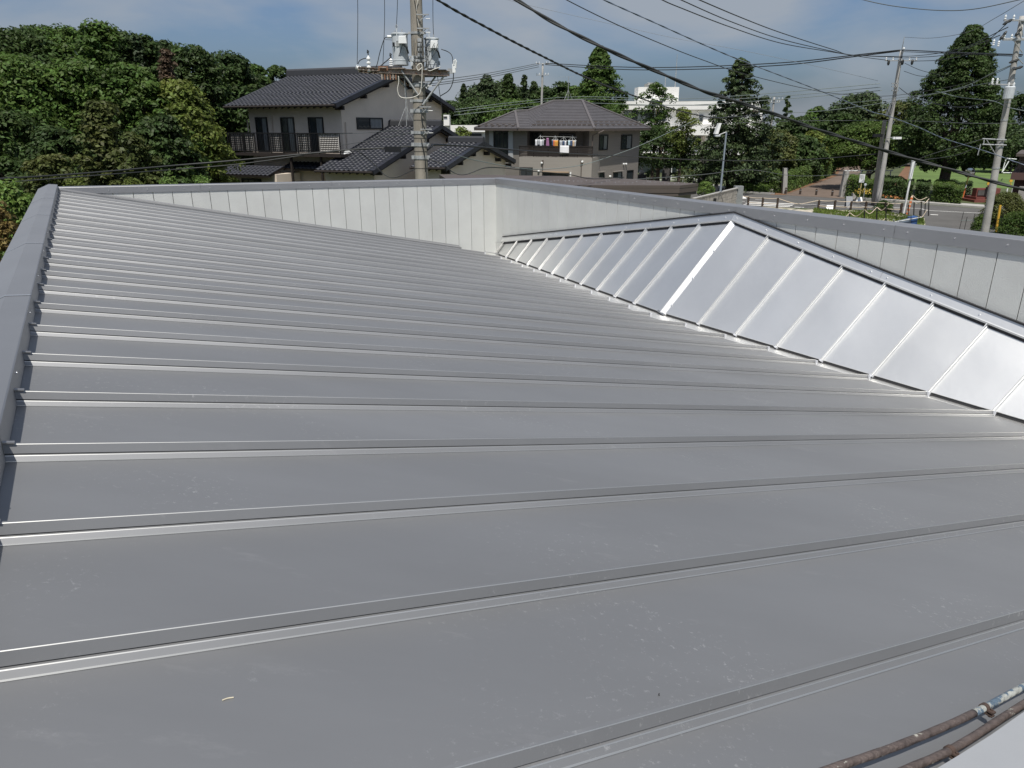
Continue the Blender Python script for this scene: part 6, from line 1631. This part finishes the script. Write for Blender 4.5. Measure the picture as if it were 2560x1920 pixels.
# block wall and pale concrete pillar
bw = empty('block_wall', gw(1790, 500), 'grey concrete block wall beyond the low brown building', 'wall')
a0, b0 = gnd(1738, 497, 0.8), gnd(1848, 492, 0.8); a0.z = b0.z = 0
a0 = at(1735, 500, 48); a0.z = 0; b0 = at(1840, 500, 56); b0.z = 0
dw = (b0 - a0); lw = dw.length; dw.normalize(); nw = Vector((dw.y, -dw.x, 0)); htop = at(1790, 483, 52).z
MB().box((a0 + b0) / 2 + Z * htop / 2 - nw * 0.09, lw, 0.12, htop - 0.02, (dw, nw, Z)).build('core', M_joint, bw)
nr_ = int(htop / 0.2)
bme = None
for j in range(nr_):
    nb_ = int(lw / 0.4)
    for i in range(nb_):
        x0 = i * 0.4 + (0.2 if j % 2 else 0.0)
        if x0 + 0.39 > lw: continue
        if bme is None: bme = MB().box(Vector((0.195, 0, 0.095)), 0.388, 0.14, 0.188).mesh('block', M_stone)
        M_ = Matrix.Translation(a0 + dw * x0 + Z * (htop - (j + 1) * 0.2) + nw * random.uniform(-0.004, 0.004)) @ Matrix((dw, -nw, Z)).transposed().to_4x4()
        put('block', bme, bw, M_)
MB().box((a0 + b0) / 2 + Z * (htop + 0.03), lw + 0.05, 0.22, 0.06, (dw, nw, Z)).build('coping', M_conc2, bw)
p = b0 + dw * 0.35; o = MB().box(Vector((p.x, p.y, htop / 2 + 0.08)), 0.62, 0.5, htop + 0.16).build('concrete_pillar', mat('blue_grey_concrete', (0.20, 0.215, 0.22), 0.9, 0, 0.1, 3)); tag(o, 'pale concrete pillar at the end of the block wall', 'pillar')
p = at(1782, 500, 51.3); MB().box(p + Vector((0, -0.12, 0)), 0.42, 0.06, 0.26).build('wall_vent', M_frame, bw)
# planter kerb wall
pk = MB(); a0, b0 = gnd(1840, 478), gnd(1932, 483); pk.prism([a0, b0, b0 + Vector((0, 0.25, 0)), a0 + Vector((0, 0.25, 0))], (0, 0, 0.35)); o = pk.build('planter_wall', M_stone); tag(o, 'low stone planter wall along the far road edge', 'wall')
# standing stones, low posts and railing before the school
def stele(u0, u1, vt, Y, lab, m=M_darkstone):
    a, b = at(u0, vt, Y), at(u1, vt, Y); w = b.x - a.x; c = (a.x + b.x) / 2; h = a.z; mb = MB(); n = 10; prof_ = []
    for i in range(n + 1):
        t = i / n; prof_.append(Vector((c - w / 2 + w * t, Y, h - 0.35 * abs(2 * t - 1) ** 2.2 + 0.06 * math.sin(t * 9))))
    poly = [Vector((c + w * 0.46, Y, 0)), ] + prof_[::-1] + [Vector((c - w * 0.44, Y, 0))]
    mb.prism(poly, (0, 0.35, 0)); o = mb.build('standing_stone', m); tag(o, lab, 'standing stone', 'dark inscribed stones before the school'); return o
stele(1657, 1679, 417, 80, 'shorter dark standing stone left, with rounded top')
stele(1750, 1782, 380, 77, 'tall dark standing stone under the ragged conifer')
for k_, (u, vt, vb) in enumerate(((1734, 452, 466), (1764, 452, 472), (1777, 460, 472), (1790, 460, 474))):
    p = gnd(u, vb + 4); o = MB().box(Vector((p.x, p.y, at(u, vt, p.y).z / 2)), 0.25, 0.25, at(u, vt, p.y).z).build('stone_post', M_stone); tag(o, ('short stone post furthest left by the brown fascia', 'tallest of the short stone posts', 'short stone post right of the tallest one', 'rightmost short stone post by the lamp base')[k_], 'stone post', 'short stone posts')
rl = empty('white_railing', (at(1680, 440, 84).x, 84, 0), 'white pipe railing before the standing stones', 'railing')
mb = MB()
for v in (444, 450): mb.cyl(at(1610, v, 84), at(1745, v, 84), 0.03, n=6)
mb.build('rail', M_white, rl)
for u in (1617, 1663, 1708, 1742): p = at(u, 442, 84); MB().cyl(Vector((p.x, 84, 0)), p, 0.05, n=6).build('post', M_white, rl)
for k_, (u, vt, Y) in enumerate(((1680, 408, 88), (1738, 417, 88), (1791, 432, 84), (1697, 425, 86), (1728, 428, 85))):
    p = at(u, vt, Y); tag(MB().cyl(Vector((p.x, Y, 0)), p, 0.06, n=6).build('white_post', M_white), ('tall white post right of the shorter standing stone', 'tall white post left of the tall standing stone', 'white post right of the tall standing stone', 'white T-headed post before the azalea', 'second white T-headed post before the azalea')[k_], 'post', 'white posts before the school')
    if k_ > 2: MB().box(p, 0.4, 0.3, 0.12).build('post_cap', M_white, COL.objects[-1])
# grey bust on its dark pedestal beside the azalea
stt = empty('statue', (at(1604, 440, 80).x, 80, 0), 'small pale bust on a dark pedestal under the leafy tree', 'statue')
p = at(1604, 436, 80)
MB().box(Vector((p.x, 80, p.z / 2)), 0.9, 0.7, p.z).build('pedestal', M_darkstone, stt)
MB().tube([p, p + Z * 0.12, p + Z * 0.3, p + Z * 0.42, p + Z * 0.46, p + Z * 0.54, p + Z * 0.66, p + Z * 0.72], [0.22, 0.30, 0.26, 0.09, 0.09, 0.13, 0.11, 0.03], 12).build('bust', M_stone, stt)
# street lamp with tilted solar panel
sl = empty('solar_street_lamp', gw(1803, 470), 'grey street lamp with tilted white panel beside the ragged conifer', 'street lamp')
YL = 66; p0 = at(1802, 468, YL); p1_ = at(1816, 330, YL); d = (p1_ - p0) / (p1_.z - p0.z); b_ = p0 - d * p0.z
MB().tube([b_, b_.lerp(p1_, 0.5), p1_], [0.10, 0.08, 0.07], 10).build('shaft', mat('blue_grey_lamp_paint', (0.22, 0.26, 0.30), 0.5), sl)
c = at(1796, 322, YL); MB().prism([c + Vector((-0.30, -0.2, -0.42)), c + Vector((-0.02, -0.2, -0.42)), c + Vector((0.18, -0.2, 0.46)), c + Vector((-0.02, -0.2, 0.46))], (0.0, 0.6, 0)).build('solar_panel', M_white, sl)
MB().box(c + Vector((-0.05, 0, -0.55)), 0.42, 0.5, 0.14).build('lamp_head', M_trafo, sl); MB().cyl(p1_, c + Vector((0.1, 0, -0.5)), 0.04, n=6).build('arm', M_steel, sl)
MB().box(b_ + Z * 0.15, 0.5, 0.5, 0.3).build('base', M_frame, sl)
# convex traffic mirror
cm = empty('traffic_mirror', gw(2412, 512), 'round convex traffic mirror on an orange post before the field', 'mirror')
p = gnd(2406, 498); c = at(2424, 431, p.y)
MB().cyl(p, p.lerp(c, 0.42), 0.055, n=10).build('orange_post', M_orange, cm); MB().cyl(p.lerp(c, 0.42), p.lerp(c, 0.55), 0.06, n=10).build('sticker_band', M_trafo, cm); MB().cyl(p.lerp(c, 0.55), c, 0.05, n=8).build('post', mat('yellow_dull', (0.45, 0.32, 0.08), 0.7), cm)
fd = Vector((-0.55, -0.8, -0.1)).normalized(); sx = fd.cross(Z).normalized(); sy = sx.cross(fd)
rr_ = 0.40
MB().tube([c + (sx * math.cos(t) + sy * math.sin(t)) * rr_ for t in [2 * PI * i / 24 for i in range(25)]], 0.03, 8).build('rim', M_frame, cm)
MB().tube([c, c + fd * 0.02, c + fd * 0.05, c + fd * 0.07], [rr_ * 0.98, rr_ * 0.9, rr_ * 0.5, 0.02], 24).build('mirror_face', mat('mirror_glass', (0.6, 0.62, 0.62), 0.12, 1.0), cm)
# red stone monument with bust
mo = empty('stone_monument', gw(2460, 505), 'dark red granite monument with black plaque on steps behind the right pole', 'monument')
Ym = 61; px_ = lambda u0, v0, u1, v1, dd, nm, m, zf=None, Yo=0: part(nm, m, mo, (u0, v0, u1, v1, Ym + Yo, dd, zf) if zf is not None else (u0, v0, u1, v1, Ym + Yo, dd))
px_(2436, 500, 2500, 507, 2.2, 'step', M_redstone, 0.0); px_(2440, 493, 2500, 500, 1.6, 'step', M_redstone, None, 0.3)
px_(2441, 471, 2500, 493, 0.6, 'slab', M_redstone, None, 0.6); px_(2445, 475.5, 2463, 488.5, 0.06, 'plaque', M_darkstone, None, 0.53)
px_(2468, 468, 2474.5, 492, 0.3, 'pillar', M_darkstone, None, 0.2); 
c = at(2472, 465.5, Ym + 0.3); MB().tube([c - Z * 0.12, c - Z * 0.06, c + Z * 0.02, c + Z * 0.1, c + Z * 0.13], [0.03, 0.09, 0.11, 0.08, 0.02], 10).build('ball', M_redstone, mo)
# goal posts and frames on the field
def frame_goal(pts, label, r=0.05, m=M_white, name='goal_frame'):
    mb = MB()
    for a, b in pts: mb.cyl(a, b, r, n=6)
    tag(mb.build(name, m), label, 'goal frame')
frame_goal([(at(2531, 397, 84), at(2515, 397, 84)), (at(2531, 397, 84), at(2531, 398, 88)), (at(2515, 397, 84), at(2505, 431, 84)), (at(2541, 398, 84), at(2517, 396, 84)), (at(2522, 403, 84), at(2506, 430, 84)), (at(2507, 432, 84), at(2530, 432, 84))], 'white goal frame on the field behind the right pole')
frame_goal([(gw(2529, 484), at(2538, 450, gw(2529, 484).y)), (gw(2516, 484), at(2519, 471, gw(2516, 484).y))], 'two white leaning goal posts left of the brown house', 0.06)
for u, v, lab in ((2471, 459, 'yellow field marker flag above the monument'), (2527, 452, 'yellow field marker right of the pole')):
    p = gnd(u, v + 12); tag(MB().cyl(p, at(u, v - 4, p.y), 0.05, n=5).box(at(u, v, p.y), 0.3, 0.1, 0.2).build('field_marker', M_yellow), lab, 'marker', 'yellow markers on the field')
# pale fence along the field foot and grey fence along its far side
ff = empty('field_fence', (at(2450, 400, 112).x, 112, 0), 'low grey fence along the far edge of the field', 'fence')
mb = MB()
for i in range(24): mb.box(at(2290 + i * 12, 406, 112) - Z * 0.3, 0.08, 0.08, 1.6)
mb.box(at(2420, 402, 112), 26, 0.05, 0.06).box(at(2420, 410, 112), 26, 0.05, 0.06)
mb.build('rail', M_steel, ff)
# far building glimpsed under the round trees, pink-brown building beyond the path
fb = empty('small_brick_building', (at(2106, 405, 132).x, 132, 0), 'small brownish building seen at the far end of the path', 'building')
part('wall', mat('brown_brick_wall', (0.19, 0.10, 0.08), 0.9, 0, 0.1, 1), fb, (2086, 401, 2116, 421, 132, 5, 0.0)); part('roof', M_slate, fb, (2084, 398, 2118, 402, 131.6, 6))
# parked cars glimpsed behind the hedge
def car(u, v, Y, m, lab):
    p = gnd(u, v, 0); p = Vector((at(u, v, Y).x, Y, 0)); o = empty('parked_car', p, lab, 'car', 'cars parked behind the hedge')
    prof_ = [(-2.1, 0.35), (-2.1, 0.85), (-1.9, 0.98), (-1.3, 1.02), (-0.75, 1.48), (0.75, 1.50), (1.45, 1.05), (2.0, 0.92), (2.1, 0.7), (2.1, 0.35)]
    MB().prism([p + Vector((x, -0.85, z)) for x, z in prof_], (0, 1.7, 0)).build('body', m, o)
    MB().prism([p + Vector((x, -0.87, z)) for x, z in [(-1.15, 1.04), (-0.68, 1.42), (0.68, 1.43), (1.3, 1.05)]], (0, 1.74, 0)).build('side_glass', M_glass, o)
    for x in (-1.3, 1.3): 
        for y in (-0.88, 0.72): MB().cyl(p + Vector((x, y, 0.32)), p + Vector((x, y + 0.18, 0.32)), 0.32, n=16).build('wheel', M_frame, o)
car(1870, 445, 82, mat('silver_car_paint', (0.55, 0.56, 0.57), 0.3, 0.5), 'silver car glimpsed behind the hedge left of the grey pole')
car(1900, 450, 80, mat('grey_car_paint', (0.30, 0.31, 0.32), 0.3, 0.5), 'grey car glimpsed behind the hedge, right of the silver one')
# light railing near the notice board
wr = empty('white_guard_rail', gw(2150, 478), 'low white guard rail behind the hedge under the notice board', 'railing')
mb = MB()
q = gnd(2122, 478); mb.box(Vector((q.x + 1.6, q.y, 1.9)), 4.6, 0.06, 0.09)
mb.build('rail', M_white, wr)
for i in range(4): MB().box(Vector((q.x - 0.5 + i * 1.4, q.y, 0.98)), 0.08, 0.08, 1.95).build('post', M_white, wr)
# yellow pipe and net frame near the right pole
p = at(2491, 590, 35.5); t = at(2501, 513, 35.5); tag(MB().cyl(p - Z * p.z * 0.9, t, 0.05, n=8).build('yellow_pipe', M_yellow), 'upright yellow pipe right of the right hand pole base', 'pipe')
nf_ = empty('wire_fence', at(2425, 570, 40) - Z * at(2425, 570, 40).z, 'thin wire fence with a green net left of the right hand pole', 'fence')
for u0, v0, u1, v1 in ((2397, 579, 2409, 530), (2409, 581, 2418, 542), (2426, 583, 2437, 534), (2438, 585, 2456, 526), (2448, 585, 2465, 535)):
    a = at(u0, v0, 40); b = at(u1, v1, 40); MB().cyl(a - (b - a) * 0.3, b, 0.014, n=5).build('stake', M_frame, nf_)
MB().tube(spline([at(2402, 551, 40), at(2430, 550, 40), at(2463, 541, 39)], 6), 0.018, 5).build('top_wire', M_cable3, nf_)
mb = MB(); g_ = []
for j in range(4):
    for i in range(9):
        t = i / 8; g_.append(at(2435 + 28 * t, 549 - 11 * t + j * (3.2 - 2.4 * abs(t - 0.4)), 39.8 + 0.3 * math.sin(i + j)))
mb.add(g_, [(j * 9 + i, j * 9 + i + 1, j * 9 + i + 10, j * 9 + i + 9) for j in range(3) for i in range(8)])
mb.build('green_net', mat('green_net', (0.08, 0.14, 0.11), 0.8), nf_)
